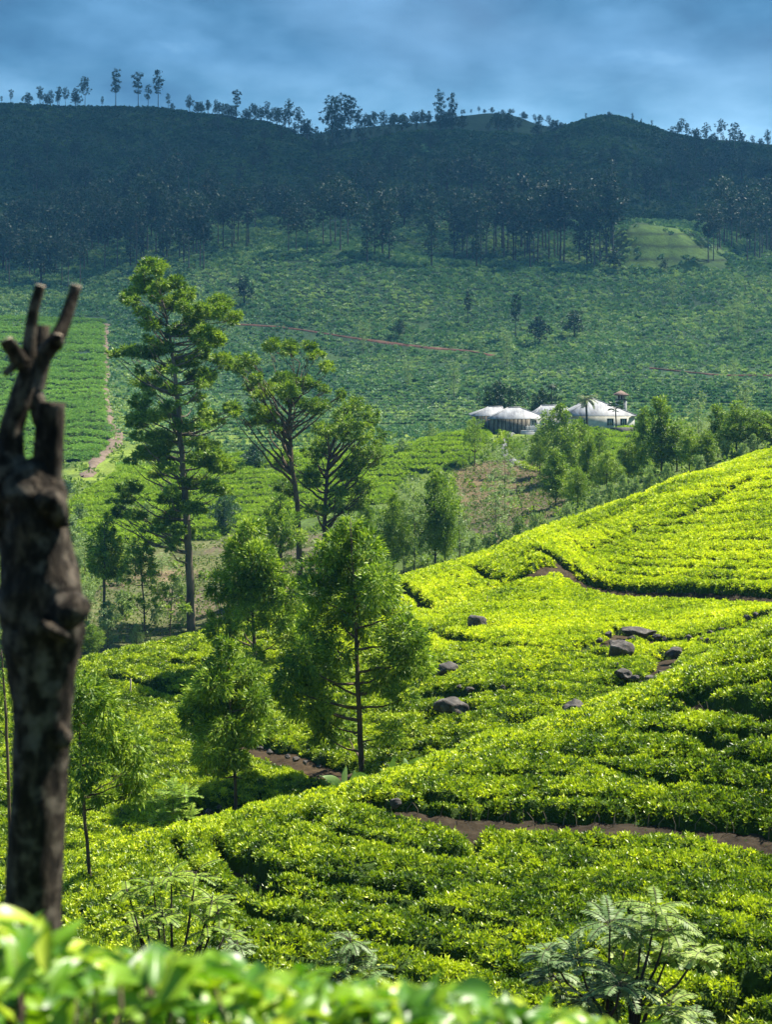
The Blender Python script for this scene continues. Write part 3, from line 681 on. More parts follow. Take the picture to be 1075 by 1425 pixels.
m_grev = lm('silver_oak_leaf', (.03, .08, .014), (.12, .21, .025), (.38, .48, .055), .36, .6)
m_mid = lm('bushy_tree_leaf', (.03, .08, .012), (.13, .22, .024), (.32, .42, .045), .3, .3)
m_blue = lm('blue_green_leaf', (.020, .060, .035), (.045, .105, .055), (.08, .15, .07), .2, .25)
m_dark = lm('dark_tree_leaf', (.010, .030, .012), (.020, .055, .020), (.04, .085, .03), .12, .2)
m_lime = lm('lime_leaf', (.10, .17, .020), (.17, .27, .035), (.28, .38, .06), .35, .3)
m_pale = lm('pale_shrub_leaf', (.10, .16, .07), (.19, .28, .11), (.32, .40, .18), .3, .4)
m_forest = lm('forest_leaf', (.007, .024, .012), (.020, .050, .022), (.045, .090, .032), .15, .05)

def puff_leaves(puffs, per, ln, wd, rng, droop=.3, umbrella=True, vol=2.2, mess=.55):
    """puffs: (centre, rx, ry, rz)"""
    Ps, Ds = [], []
    vols = np.array([p[1] * p[3] for p in puffs]); mean = vols.mean()
    for (c, rx, ry, rz), v in zip(puffs, vols):
        n = int(per * (v / mean)) + 8
        d = rng.normal(0, 1, (n, 3)); d /= np.linalg.norm(d, axis=1)[:, None]
        if umbrella: d[:, 2] = np.where(d[:, 2] < 0, d[:, 2] * .45, d[:, 2])
        r = rng.random(n) ** (1 / vol)
        # small sub-clumps give an uneven outline
        k = max(5, n // 38); cc = rng.normal(0, 1, (k, 3)); cc /= np.linalg.norm(cc, axis=1)[:, None]
        if umbrella: cc[:, 2] = np.where(cc[:, 2] < 0, cc[:, 2] * .45, cc[:, 2])
        cc *= rng.uniform(.55, 1.0, (k, 1)); pick = rng.integers(0, k, n); sub = rng.random(n) < .84
        q = np.where(sub[:, None], cc[pick] + rng.normal(0, .13, (n, 3)), d * r[:, None])
        p = np.array(c) + q * np.array([rx, ry, rz])
        Ps.append(p); dd = q / (np.linalg.norm(q, axis=1)[:, None] + 1e-6) + rng.normal(0, mess, (n, 3)); dd[:, 2] += .25 - droop * rng.random(n) * 2; Ds.append(dd)
    P, Dv = np.concatenate(Ps), np.concatenate(Ds); n = len(P)
    return leaves_np(P, Dv, ln * rng.uniform(.6, 1.25, n), wd * rng.uniform(.7, 1.3, n), rng)
def limb(mb, a, b, r0, r1, rng, sag=0., sides=5, n=6):
    a, b = Vector(a), Vector(b); L_ = (b - a).length; pts, rr = [], []
    j = Vector((rng.normal() * .05, rng.normal() * .05, rng.normal() * .03)) * L_
    for i in range(n + 1):
        t = i / n; p = a.lerp(b, t); p += j * math.sin(t * PI) + Vector((0, 0, -sag * L_ * math.sin(t * PI)))
        p += Vector((rng.normal(), rng.normal(), rng.normal())) * L_ * .012 * (0 < i < n); pts.append(p); rr.append(r0 + (r1 - r0) * t)
    mb.tube(pts, rr, sides)
def traced_tree(name, label, cat, d, trunk, puffs, leafmat, barkmat, per=300, ln=.3, wd=.1, seed=1, group=None, droop=.3, umbrella=True, dscale=1.0, up=.42, sag=.10, br=.30, vol=2.2, fill=0):
    """trunk: (px, py, radius px) from the foot up; puffs: (px, py, rx px, ry px) - a real crown at distance d, spread in depth"""
    rng = np.random.default_rng(seed); s = d / F; bx, by, _ = trunk[0]
    base = PT(bx, by, d); g = on_d(bx, d); root = empty(name, (base.x, base.y, g.z)); tag(root, label, cat, group)
    loc = lambda px, py, dy=0.: Vector(((px - bx) * s, dy, base.z - g.z + (by - py) * s))
    tp = [loc(x, y, rng.normal() * .02 * (by - y) * s) for x, y, r in trunk]; tr = [r * s for *_, r in trunk]
    tp[0].y = 0; t0 = tp[0].copy(); t0.z = -.25
    mb = MB()
    if tp[0].z > .05: tp.insert(0, t0); tr.insert(0, tr[0] * 1.15)
    fine, fr = [], []
    for i in range(len(tp) - 1):
        for k in range(4):
            t = k / 4; fine.append(tp[i].lerp(tp[i + 1], t) + Vector((rng.normal(), rng.normal(), 0)) * tr[i] * .12); fr.append(tr[i] + (tr[i + 1] - tr[i]) * t)
    fine.append(tp[-1]); fr.append(tr[-1]); mb.tube(fine, fr, 9, .06, random.Random(seed))
    xs = np.array([p[0] for p in puffs], float); half = (xs.max() - xs.min()) / 2 + 10; cx = np.median(xs); pw = []
    axis_z = np.array([p.z for p in fine])
    if fill:
        ex = []
        for x, y, rx, ry in puffs:
            for _ in range(fill): a_ = rng.uniform(0, 6.28); k_ = rng.uniform(.45, .8); ex.append((x + math.cos(a_) * rx * 1.15, y + abs(math.sin(a_)) * ry * 1.4 - ry * .3, rx * k_, ry * k_))
        puffs = puffs + ex
    for i, (x, y, rx, ry) in enumerate(puffs):
        room = math.sqrt(max(.1, 1 - min(1, abs(x - cx) / half) ** 2)) * half * s * dscale
        dy = rng.uniform(-.75, .75) * room
        c = loc(x, y, dy); pw.append((c, rx * s * 1.15, (rx + ry) / 2 * s * 1.2, ry * s * 1.12))
        # limb from the trunk, lower down
        hz = math.hypot(c.x, c.y); zt = max(c.z - hz * up - .4 * ry * s, axis_z[0] + .1 * (axis_z[-1] - axis_z[0])); j = int(np.argmin(abs(axis_z - zt)))
        limb(mb, fine[j], c - Vector((0, 0, ry * s * .3)), min(fr[j] * .7, br * s * (2 + .03 * (c - fine[j]).length / s)), .25 * s * br + .004, rng, sag)
        for q in range(3):
            e = c + Vector((rng.normal() * rx * s * .5, rng.normal() * rx * s * .5, rng.normal() * ry * s * .3)); limb(mb, fine[j].lerp(c, .72), e, br * s * .9, .15 * s * br + .003, rng, 0, 4, 3)
    mb.build('trunk', barkmat, root, True)
    V, Fc = puff_leaves(pw, per, ln, wd, rng, droop, umbrella, vol)
    mesh_np('crown', V, Fc, leafmat, False, root)
    return root
def zz(ox, oy, sc, L_): return [(ox + x / sc, oy + y / sc, a / sc, b / sc) for x, y, a, b in L_]
E1 = zz(140, 350, 4.75, [(365,100,75,45),(430,130,30,30),(280,195,70,28),(280,250,65,40),(160,300,60,40),(500,220,65,45),(400,240,40,30),(355,310,45,28),(470,340,75,50),(560,290,40,55),(580,380,50,50),(300,410,40,30),(330,470,60,35),(530,520,80,40),(450,540,50,25),(600,450,40,60),(770,340,75,50),(690,400,60,55),(880,430,45,40),(800,420,30,40),(720,540,70,50),(790,580,50,45),(680,600,60,35),(410,640,70,45),(270,670,70,40),(150,665,45,40),(350,580,30,20),(640,680,45,45),(540,740,85,45),(370,790,45,25),(260,780,30,20),(620,830,70,45),(700,820,50,45),(300,870,90,40),(400,910,50,35),(270,990,60,40),(520,910,40,25),(610,970,50,30),(480,1010,40,30),(800,720,60,40),(330,1090,90,45),(450,1080,60,35),(210,1150,50,40),(560,1150,70,40),(640,1120,50,30),(700,1050,40,40),(740,1130,60,25),(390,1230,80,50),(480,1240,50,45),(290,1210,40,30),(640,1250,50,30),(330,1330,60,30),(270,1370,40,30),(420,1320,40,30),(700,1310,60,40),(800,1380,70,40),(870,1040,40,35)])
E1 += zz(120, 620, 4.75, [(390,50,60,40),(480,90,60,30),(560,130,50,25),(800,90,90,50),(900,140,60,35),(450,200,60,35),(740,240,70,35),(870,260,80,40),(600,280,50,30),(560,350,65,40),(740,400,65,45),(250,290,55,35),(240,370,60,30),(210,450,45,40),(350,450,60,30),(560,480,75,45),(620,560,50,35),(490,520,50,35),(600,620,40,25),(680,1030,30,22)])
dE = find_d(265, 878, 122, 160)
traced_tree('eucalyptus', 'tallest gum tree in the valley, layered dark crown above a long bare trunk', 'tree', dE,
  [(265,884,6.2),(264,800,5.6),(261,740,5.0),(257,680,4.4),(253,630,3.9),(249,580,3.4),(243,520,2.7),(238,480,2.2),(228,430,1.6),(220,392,.9)], E1, m_euc, m_bark_pale, 700, .36, .10, 11, br=.42, up=.5, fill=1)
E2 = zz(310, 460, 4.479, [(310,90,50,40),(430,100,50,35),(520,100,50,30),(590,150,40,25),(640,220,35,30),(120,200,70,35),(200,170,50,25),(90,240,40,35),(60,480,40,35),(300,360,60,40),(390,300,60,40),(430,370,60,50),(540,330,50,40),(200,370,60,35),(160,340,30,20),(230,500,55,45),(290,520,55,35),(240,570,60,35),(330,590,30,20),(580,460,75,40),(520,480,30,40),(420,450,50,30),(740,390,25,30),(620,370,30,20),(230,290,40,30)])
traced_tree('eucalyptus', 'tall gum tree with an open airy crown on forking bare limbs, between two denser gums', 'tree', 147,
  [(418,846,5.0),(417,790,4.4),(414,699,3.6),(406,650,3.1),(404,621,2.8),(402,589,2.3),(408,545,1.6),(418,505,.9)], E2, m_euc, m_bark, 600, .34, .095, 12, fill=1, br=.5, up=1.0, sag=.04)
E3 = zz(310, 460, 4.479, [(830,470,50,45),(890,510,50,40),(740,540,60,50),(800,580,70,45),(920,570,40,40),(640,610,70,40),(730,640,60,50),(780,660,40,30),(960,670,45,40),(880,640,50,35),(620,710,60,35),(880,730,60,35),(570,760,40,30),(920,820,60,50),(820,820,60,40),(780,890,60,40),(560,890,60,35),(540,950,50,35),(830,1000,80,40),(900,960,50,30),(730,1000,50,40),(600,780,40,30),(400,800,55,45),(950,750,40,30),(380,970,55,45),(850,1060,60,30),(600,1100,60,40),(800,1110,70,40)])
traced_tree('eucalyptus', 'shorter gum tree with a leaning bushy crown, right of the open airy gum', 'tree', 152,
  [(443,830,3.6),(446,780,3.3),(452,740,3),(453,697,2.8),(456,656,2.5),(459,628,2.1),(472,595,1.6),(488,565,.9)], E3, m_euc, m_bark, 600, .34, .095, 13, fill=1, br=.5, up=.8, sag=.04)
# young trees on and behind the near hills
T5 = [(488,738,16,20),(470,770,26,26),(512,768,22,26),(492,795,34,30),(448,800,26,28),(527,800,24,26),(436,822,18,18),(505,832,38,25),(470,850,28,22),(535,832,20,20),(506,878,24,26),(495,860,22,20),(440,880,24,28),(425,905,22,24),(405,938,20,24),(395,958,14,16),(440,935,30,28),(430,972,30,26),(455,1000,24,22),(560,880,28,24),(572,905,26,24),(545,925,34,24),(585,930,18,20),(530,950,24,16),(560,960,20,14),(450,1022,20,13),(470,905,20,18),(540,1020,18,13),(480,1035,14,10),(555,850,18,14)]
traced_tree('silver_oak', 'tallest young silver oak, broad feathery crown rising before the middle hill', 'tree', find_d(503, 1066, 50, 66), [(503,1074,4.2),(501,1020,3.9),(498,950,3.3),(496,890,2.7),(494,830,2),(490,770,1.3),(488,722,.6)], T5, m_grev, m_bark, 1300, .25, .060, 21, droop=.45, umbrella=False, br=.5, up=.35, sag=.05, vol=2.4)
T3 = [(345,748,18,18),(334,775,22,24),(360,775,24,24),(345,800,34,25),(375,803,20,22),(340,826,30,14),(350,850,22,18),(402,830,22,24),(302,822,14,20),(330,845,16,16),(305,875,18,18),(355,905,14,10),(390,852,20,16),(400,885,18,16),(332,880,16,12),(345,735,10,10)]
traced_tree('silver_oak', 'young silver oak with a rounded yellow green top beside the gum trunk', 'tree', find_d(357, 925, 66, 92), [(357,934,2.6),(354,890,2.4),(351,840,2),(348,790,1.4),(345,740,.6)], T3, m_young, m_bark, 1500, .29, .075, 22, droop=.3, umbrella=False, br=.45, up=.4, sag=.03)
T4 = [(318,902,12,13),(315,922,20,18),(300,945,24,20),(335,945,22,20),(288,975,28,24),(330,975,30,25),(356,975,20,20),(272,1000,20,18),(310,1010,32,22),(352,1012,20,18),(295,1040,22,18),(325,1045,20,14),(300,1065,14,10),(345,1070,10,12)]
traced_tree('silver_oak', 'slender young silver oak in the gully behind the nearest hill', 'tree', find_d(328, 1122, 46, 60), [(329,1136,2.6),(327,1080,2.3),(323,1020,1.9),(320,960,1.4),(318,895,.6)], T4, m_young, m_bark, 1400, .22, .052, 23, droop=.45, umbrella=False, br=.5, up=.35, sag=.05)
T1 = [(108,948,20,18),(130,958,24,20),(120,985,30,22),(150,985,20,20),(110,1020,25,24),(150,1012,25,20),(182,1040,24,26),(130,1050,28,20),(192,1072,20,24),(165,1080,22,20),(113,1085,20,18),(180,1110,16,16),(108,1122,14,14),(140,1102,15,13),(100,990,20,24),(165,1040,18,16)]
traced_tree('silver_oak', 'thin sapling with drooping glossy leaves right behind the pruned trunk', 'tree', 33, [(129,1292,3.0),(126,1240,2.8),(122,1180,2.5),(116,1110,2.1),(112,1050,1.7),(110,990,1.2),(108,940,.6)], T1, m_young, m_bark, 560, .17, .040, 24, droop=.9, umbrella=False, br=.55, up=.35, sag=.03)
T0 = [(2,900,16,18),(-14,930,22,22),(6,960,14,18),(-20,990,24,24),(4,1020,12,16),(-12,1060,24,22),(6,1090,10,14)]
traced_tree('silver_oak', 'thin tree at the edge of view, mostly hidden by the pruned trunk', 'tree', 46, [(14,1190,2.6),(12,1100,2.4),(9,1000,2),(5,900,1)], T0, m_young, m_bark, 300, .2, .045, 25, droop=.5, umbrella=False)
traced_tree('silver_oak', 'dark bushy young tree at the foot of the open airy gum', 'tree', 143, [(394,850,2.2),(392,800,2),(391,750,1.5),(390,700,.6)], [(390,702,12,12),(378,724,16,14),(394,732,22,18),(373,742,13,11),(407,745,15,15),(390,755,20,10),(386,775,10,8),(402,790,12,8)], m_grev, m_bark, 620, .4, .11, 26, umbrella=False)
traced_tree('silver_oak', 'dense cone shaped young tree left of the tallest gum', 'tree', 139, [(145,835,2),(145,780,1.6),(145,730,.6)], [(145,735,11,12),(140,755,19,18),(152,765,18,18),(132,780,13,14),(145,785,24,16),(162,790,12,12),(146,797,18,8)], m_young, m_bark, 900, .42, .12, 27, umbrella=False)
traced_tree('silver_oak', 'slender young tree with a small round head over a long bare stem', 'tree', 137, [(202,896,1.2),(200,840,1.1),(196,790,.9),(192,755,.5)], [(192,758,11,10),(185,775,14,12),(200,775,14,12),(193,790,18,10),(212,800,10,8),(175,800,10,8),(222,818,9,8),(186,840,10,6),(210,838,9,6)], m_young, m_bark, 420, .36, .10, 28, umbrella=False)
traced_tree('silver_oak', 'faint airy sapling on the brown field beside the slender round headed tree', 'tree', 136, [(236,885,.9),(238,850,.8),(240,815,.4)], [(236,812,10,8),(228,830,9,7),(243,835,9,7),(234,850,8,5)], m_young, m_bark, 160, .34, .09, 29, umbrella=False)
# bare pale stems under the cut edge of the hedges along the two hill paths, and weeds on the banks
def bank_growth():
    rng = np.random.default_rng(12); st = MB(); W_ = []
    for gi, hgt, step in ((0, .34, .16), (10, .34, .3), (7, .3, .2)):
        w, s, b, pl = GAPW[gi]
        for (ax, ay), (bx, by) in zip(pl[:-1], pl[1:]):
            L_ = math.hypot(bx - ax, by - ay); n = max(1, int(L_ / step))
            for i in range(n):
                t = rng.random(); x = ax + (bx - ax) * t; y = ay + (by - ay) * t
                for q in range(2): yy = y + rng.uniform(-.1, .7); W_.append((x + rng.uniform(-.2, .2), yy, float(ground_z(x / yy * F + HX, yy)) + TEA_H * .25))
                if rng.random() < .75:
                    yy = y + w * rng.uniform(.75, 1.25); z = float(ground_z(x / yy * F + HX, yy)) + TEA_H * .3
                    st.tube([(x, yy, z - .2), (x + rng.normal() * .03, yy - .02, z + hgt * .5), (x + rng.normal() * .09, yy - rng.uniform(0, .1), z + hgt)], [.012, .010, .006], 4, caps=False)
    o = st.build('tea_stems', m_bark_pale); tag(o, 'bare pale stems under the cut edges of the tea hedges', 'tea plants', kind='stuff')
    W_ = np.array(W_); instance_points('bank_weeds', W_, rng.normal(0, .3, W_.shape), rng.uniform(.08, .2, len(W_)), bush_protos(m_fieldplant, 10, 21), 'small weeds on the earth banks of the hill paths', 'weeds')
bank_growth()
# ------------------------------------------------------------------ tree kinds that repeat: built once, then copied with their parts
def kind_tree(name, seed, h, puffs, nleaf, ln, wd, lmat, bmat, r0, umbrella=True, droop=.2, forks=None, mess=.55):
    """puffs in metres: (x, y, z, rx, rz)"""
    rng = np.random.default_rng(seed); root = empty(name, (0, 0, 0)); mb = MB()
    pts = [Vector((0, 0, -.6))] + [Vector((math.sin(seed + i) * .012 * h * i / 6, math.cos(seed * 2 + i) * .012 * h * i / 6, h * .94 * i / 7)) for i in range(8)]
    rr = [r0 * 1.1] + [r0 * (1 - .85 * i / 7) for i in range(8)]; mb.tube(pts, rr, 6)
    for x, y, z, rx, rz in puffs:
        zt = max(h * .2, z - math.hypot(x, y) * .6 - rz * .3); j = min(range(1, 9), key=lambda q: abs(pts[q].z - zt)); limb(mb, pts[j], (x, y, z - rz * .2), min(rr[j] * .6, r0 * .35), r0 * .08, rng, .03, 4, 4)
    mb.build('trunk', bmat, root, True)
    V, Fc = puff_leaves([((x, y, z), rx, rx, rz) for x, y, z, rx, rz in puffs], nleaf / len(puffs), ln, wd, rng, droop, umbrella, 2.2, mess)
    mesh_np('crown', V, Fc, lmat, False, root)
    return root
def rnd_puffs(rng, n, h, lo, hi, w, shape, rx, rz):
    out = []
    for i in range(n):
        t = (i + rng.random() * .8) / n; z = h * (lo + (hi - lo) * t); r = w * shape(t) * rng.random() ** .6; a = i * 2.4 + rng.random() * .9
        k = rng.uniform(.7, 1.25) * (.55 + .6 * shape(t)); out.append((math.cos(a) * r, math.sin(a) * r, z, rx * k, rz * k))
    return out
KINDS = {}
def define(kind, variants): KINDS[kind] = [[v, False] for v in variants]
def mk_variants(name, n, h, lo, hi, w, shape, rx, rz, npuff, nleaf, ln, wd, lmat, bmat, r0, umbrella=True, seed0=100, droop=.2):
    return [kind_tree(name, seed0 + i, h, rnd_puffs(np.random.default_rng(seed0 + i), npuff + i % 3, h, lo, hi, w, shape, rx, rz), nleaf, ln, wd, lmat, bmat, r0, umbrella, droop) for i in range(n)]
dome = lambda t: math.sin(min(1, t * .9 + .18) * PI) ** .6
cone = lambda t: max(.12, (1 - t) ** .75) * min(1, .55 + t * 3)
colm = lambda t: .6 + .4 * math.sin(t * PI)
top_ = lambda t: .35 + .65 * math.sin(min(1, t + .1) * PI)
define('tall', mk_variants('gum_tree', 4, 25, .45, .97, 4.3, top_, 2.5, 1.6, 14, 1700, .95, .42, m_forest, m_bark_pale, .30, True, 110))
define('tuft', mk_variants('gum_tree', 5, 22, .40, .98, 2.1, colm, 1.9, 1.35, 9, 1100, .9, .42, m_forest, m_bark_dark, .28, True, 130))
define('column', mk_variants('gum_tree', 2, 24, .18, .97, 1.5, colm, 2.0, 1.9, 14, 1500, .9, .4, m_forest, m_bark_dark, .30, False, 140))
define('round', mk_variants('broadleaf_tree', 3, 11, .28, .92, 3.2, dome, 2.3, 1.7, 13, 1500, .75, .36, m_forest, m_bark_dark, .25, True, 150))
define('cone', mk_variants('young_gum_tree', 4, 11, .18, .99, 2.3, cone, 1.55, 1.5, 24, 11000, .33, .13, m_mid, m_bark, .14, False, 160))
define('bushy', mk_variants('young_gum_tree', 4, 11, .22, .97, 2.6, dome, 1.8, 1.4, 24, 11000, .34, .14, m_mid, m_bark, .16, True, 170))
define('airy', mk_variants('young_gum_tree', 2, 12, .15, .99, 2.0, colm, 1.15, 1.0, 22, 2300, .34, .11, m_pale, m_bark, .10, False, 180))
define('blue', mk_variants('broadleaf_tree', 2, 7, .22, .9, 2.4, dome, 1.6, 1.25, 20, 4600, .38, .17, m_blue, m_bark_dark, .18, True, 190))
define('dark', mk_variants('broadleaf_tree', 2, 9, .35, .92, 3.6, dome, 1.9, 1.3, 22, 5200, .40, .18, m_dark, m_bark_dark, .26, True, 200))
define('lime', mk_variants('broadleaf_tree', 2, 8, .40, .95, 3.2, dome, 1.5, .8, 18, 3600, .34, .14, m_lime, m_bark, .14, True, 210))
define('pale', mk_variants('pale_shrub', 3, 3.4, .15, .95, 1.5, dome, .95, .7, 13, 1500, .34, .16, m_pale, m_bark, .06, True, 220))
NAT = dict(tall=(25, 10.5), tuft=(22, 5.5), column=(24, 5.5), round=(11, 9), cone=(11, 5.2), bushy=(11, 6.2), airy=(12, 5), blue=(7, 7), dark=(9, 9.5), lime=(8, 8), pale=(3.4, 4.2))
_prng = random.Random(4)
def plant(kind, px, pyb, top, lo, hi, label, cat='tree', group=None, width=None, d=None, sink=0):
    """foot at photo (px, pyb) on the ground between lo and hi, top at photo row top"""
    p = on_d(px, d) if d else on(px, pyb, lo, hi)
    h = (HY - top) / F * p.y - p.z; nh, nw = NAT[kind]; sc = h / nh; sw = sc if width is None else (width / F * p.y) / nw
    slot = KINDS[kind][_prng.randrange(len(KINDS[kind]))]; v, used = slot; rz = _prng.uniform(0, 6.28)
    if used: o = dup(v, p, rz)
    else: o = v; slot[1] = True; o.location = p; o.rotation_euler = (0, 0, rz)
    o.location.z -= sink; o.scale = (sw, sw, sc); tag(o, label, cat, group)
    if group is None and 'group' in o: del o['group']
    return o
KIND_UNUSED = lambda: [v for k in KINDS.values() for v, u in k if not u]

# skyline, left to right
SKY = [(15,142,124,'tuft','small'),(38,144,128,'round',''),(65,145,130,'round',''),(82,147,120,'tuft','')
 ,(118,152,107,'tall','lopsided dark gum on the skyline, left of the tallest slim ones'),(142,152,134,'tuft',''),(161,152,95,'tuft','slim lone gum on the skyline with a narrow feathered top, well apart from the others')
 ,(192,153,99,'tuft','slim gum with stacked tufts on the skyline, left of a taller pair'),(206,153,118,'tuft',''),(220,155,97,'tuft','tallest ragged gum of the skyline cluster right of the lone slim one'),(234,155,130,'tuft',''),(240,156,143,'round','')
 ,(275,159,141,'round',''),(290,161,141,'tall',''),(300,163,138,'tuft',''),(315,166,143,'round',''),(329,169,124,'tuft','flat topped gum standing alone on the skyline dip before the bright spur'),(343,171,150,'round',''),(356,173,147,'tall',''),(372,176,141,'tuft',''),(385,179,148,'round',''),(402,183,138,'tall','broad dark gum on the skyline left of the big rounded clump'),(415,186,149,'tall',''),(428,190,165,'round','')
 ,(462,203,134,'tall','large spreading gum at the left of the rounded skyline clump'),(475,202,130,'tall','highest crown of the rounded skyline clump'),(488,202,133,'tall','large gum right in the rounded skyline clump'),(498,201,150,'column',''),(470,204,160,'round',''),(508,200,158,'tall',''),(520,197,155,'tall',''),(533,194,154,'tall',''),(548,191,157,'tall',''),(560,189,158,'round','')
 ,(577,187,155,'tall',''),(588,185,152,'tall',''),(598,184,154,'tuft',''),(613,183,126,'column','tall dense gum on the hump, left of a tufted neighbour'),(630,183,129,'tuft','tall tufted gum on the hump beside the dense column'),(622,183,158,'round',''),(645,184,160,'round','')
 ,(712,186,164,'tall',''),(722,186,163,'tall',''),(748,186,168,'round',''),(770,180,166,'round',''),(776,178,166,'round',''),(848,163,155,'round','small round trees on the very top of the green cone hill'),(816,170,157,'tuft',''),(881,171,157,'tuft',''),(893,175,165,'tuft',''),(908,180,167,'tuft',''),(940,190,182,'round',''),(957,195,171,'tall',''),(968,196,182,'tuft',''),(984,197,171,'tall',''),(995,199,184,'round',''),(1004,200,166,'tall','tall dark gum standing highest on the right end of the skyline'),(1017,201,186,'tuft',''),(1033,201,185,'round',''),(1048,202,188,'tall',''),(1060,203,192,'round',''),(1070,203,192,'tall','')]
for px, pb, tp, kd, lb in SKY:
    part_ = 'left third' if px < 260 else 'dip beside the bright spur' if px < 450 else 'middle' if px < 660 else 'saddle by the green cone hill' if px < 930 else 'right end'
    plant(kd, px, pb, tp, 930, 1010, lb if len(lb) > 8 else f'small dark gum silhouette on the skyline at its {part_}', 'tree', f'dark gums on the skyline, {part_}', d=float(np.interp(px, [0, 260, 400, 450, 700, 1075], [985, 985, 965, 945, 955, 950])))
rg = random.Random(8)
for i in range(80):
    px = rg.choice([rg.uniform(0, 110), rg.uniform(250, 450), rg.uniform(250, 450), rg.uniform(440, 700), rg.uniform(440, 720), rg.uniform(440, 700), rg.uniform(930, 1075)]); d = float(np.interp(px, [0, 260, 400, 450, 700, 1075], [992, 985, 965, 945, 955, 950])) + rg.uniform(-8, 12)
    part_ = 'left third' if px < 260 else 'dip beside the bright spur' if px < 450 else 'middle' if px < 730 else 'right end'; hh = rg.uniform(10, 30); pg = HY - F * float(ground_z(px, d)) / d
    plant(rg.choice(['round', 'tall', 'tall', 'tuft']), px, 0, pg - hh, 0, 0, f'small dark gum silhouette on the skyline at its {part_}', 'tree', f'dark gums on the skyline, {part_}', d=d)
for i in range(30):          # the wooded ridge behind
    px = 515 + i * 9.6 + rg.uniform(-4, 4); tp = np.interp(px, [515, 600, 650, 700, 745, 800, 830], [158, 158, 150, 148, 158, 172, 182]) + rg.uniform(-3, 5)
    plant(rg.choice(['round', 'tall', 'round']), px, 0, tp, 0, 0, 'dark tree of the blue wooded ridge behind the main skyline', 'tree', 'trees of the wooded ridge behind', d=1385 + rg.uniform(-25, 10))
# groves on the shaded hillside: (px0, px1, foot row0, foot row1, height px0, px1, count, kinds, words)
GROVES = [
 (0,120,228,262,30,46,8,'tall round','dark tree thinly scattered on the highest part of the shaded left slope'),
 (150,330,258,318,45,70,10,'tall round tall','dark tree scattered above the thick gum grove'),
 (330,470,262,330,45,72,9,'tall tuft round','dark tree scattered on the slope above the middle spur'),
 (500,700,262,335,45,75,12,'tall round tuft','dark tree scattered above the long grove'),
 (700,860,262,335,50,80,9,'tall tuft','dark tree scattered above the stand left of the bright knoll'),
 (0,60,330,400,62,88,12,'tall tall round','tree of the dense dark grove at the foot of the far slope, far left'),
 (60,165,325,402,65,95,19,'tall tall round','tree of the dark wood between the far left grove and the tall gum grove'),
 (178,290,325,378,85,125,22,'tall tall column','tall gum of the thick grove above the tallest near tree'),
 (35,130,268,300,40,60,7,'tall round','dark tree standing high on the shaded left slope'),
 (302,352,335,352,70,95,7,'tall tuft','gum of the loose stand right of the thick grove'),
 (400,432,345,358,60,80,3,'tall','gum of the small stand above the middle spur'),
 (448,490,338,356,88,112,5,'tall tall','tall pale stemmed gum of the clump above the middle spur'),
 (508,545,350,368,85,100,4,'tall column','gum between the middle clump and the dark column tree'),
 (630,690,350,374,80,112,8,'tall column','gum of the stand right of the dark column tree'),
 (690,790,345,376,85,120,19,'tall tall tuft','slim gum of the long grove above the bench'),
 (805,860,340,374,90,125,8,'tall tall column','tall gum of the stand left of the bright green knoll'),
 (850,980,262,300,40,70,10,'tall tuft column','gum scattered on the slope above the bright green knoll'),
 (985,1075,320,374,70,105,17,'tall tall','tall gum of the grove right of the bright green knoll'),
 (440,640,205,262,25,42,13,'tall round','dark tree on the upper slope below the rounded skyline clump'),
 (640,860,190,240,14,30,12,'tall round','small dark tree on the terraced slope below the green cone hill'),
 (930,1075,215,262,30,48,15,'tall round','dark tree on the slope at the right end of the ridge'),
 (250,440,180,240,14,30,9,'tall round','small dark tree scattered on the upper slope near the bright spur'),
]
for x0, x1, f0, f1, h0, h1, n, kd, lb in GROVES:
    for i in range(n):
        px = x0 + (x1 - x0) * (i + rg.uniform(.1, .9)) / n; fy = rg.uniform(f0, f1); hh = rg.uniform(h0, h1)
        plant(rg.choice(kd.split()), px, fy, fy - hh, 500 if f0 > 255 else 660, 985, lb, 'tree', 'grove: ' + lb)
plant('column', 601, 372, 262, 500, 700, 'very dark narrow gum like a column, standing alone above the bench', 'tree')
# single trees on the open tea slope below the bench
for px, fy, tp, kd, lb in [(652,452,402,'tuft','thin lone tree high on the open slope, left of a taller one'),(718,472,408,'tuft','thin lone tree with a long bare stem on the open slope above the bungalow'),
   (340,425,384,'round','lone round tree on the open slope right of the tallest gum top'),(505,492,446,'airy','faint thin tree beside the red track'),(556,470,444,'round','round bush like tree just below the red track'),(568,540,500,'airy','pale airy tree below the red track'),(632,556,502,'airy','pale thin tree on the open slope left of the bungalow trees'),
   (925,378,360,'round','dark round bush on the bench edge under the knoll'),(937,425,385,'airy','pale thin tree on the slope below the knoll'),(1028,470,412,'airy','pale thin tree on the open slope at the far right'),(1022,538,498,'airy','short pale tree just below the right red track'),(800,470,430,'round','dark low tree in the crease of the open slope'),(706,512,462,'airy','pale slim tree on the slope above the dark bungalow tree'),
   (752,480,438,'round','low bushy tree in the crease above the bungalow'),(855,378,345,'round','dark bush at the left foot of the bright knoll')]:
    plant(kd, px, fy, tp, 345, 600, lb)
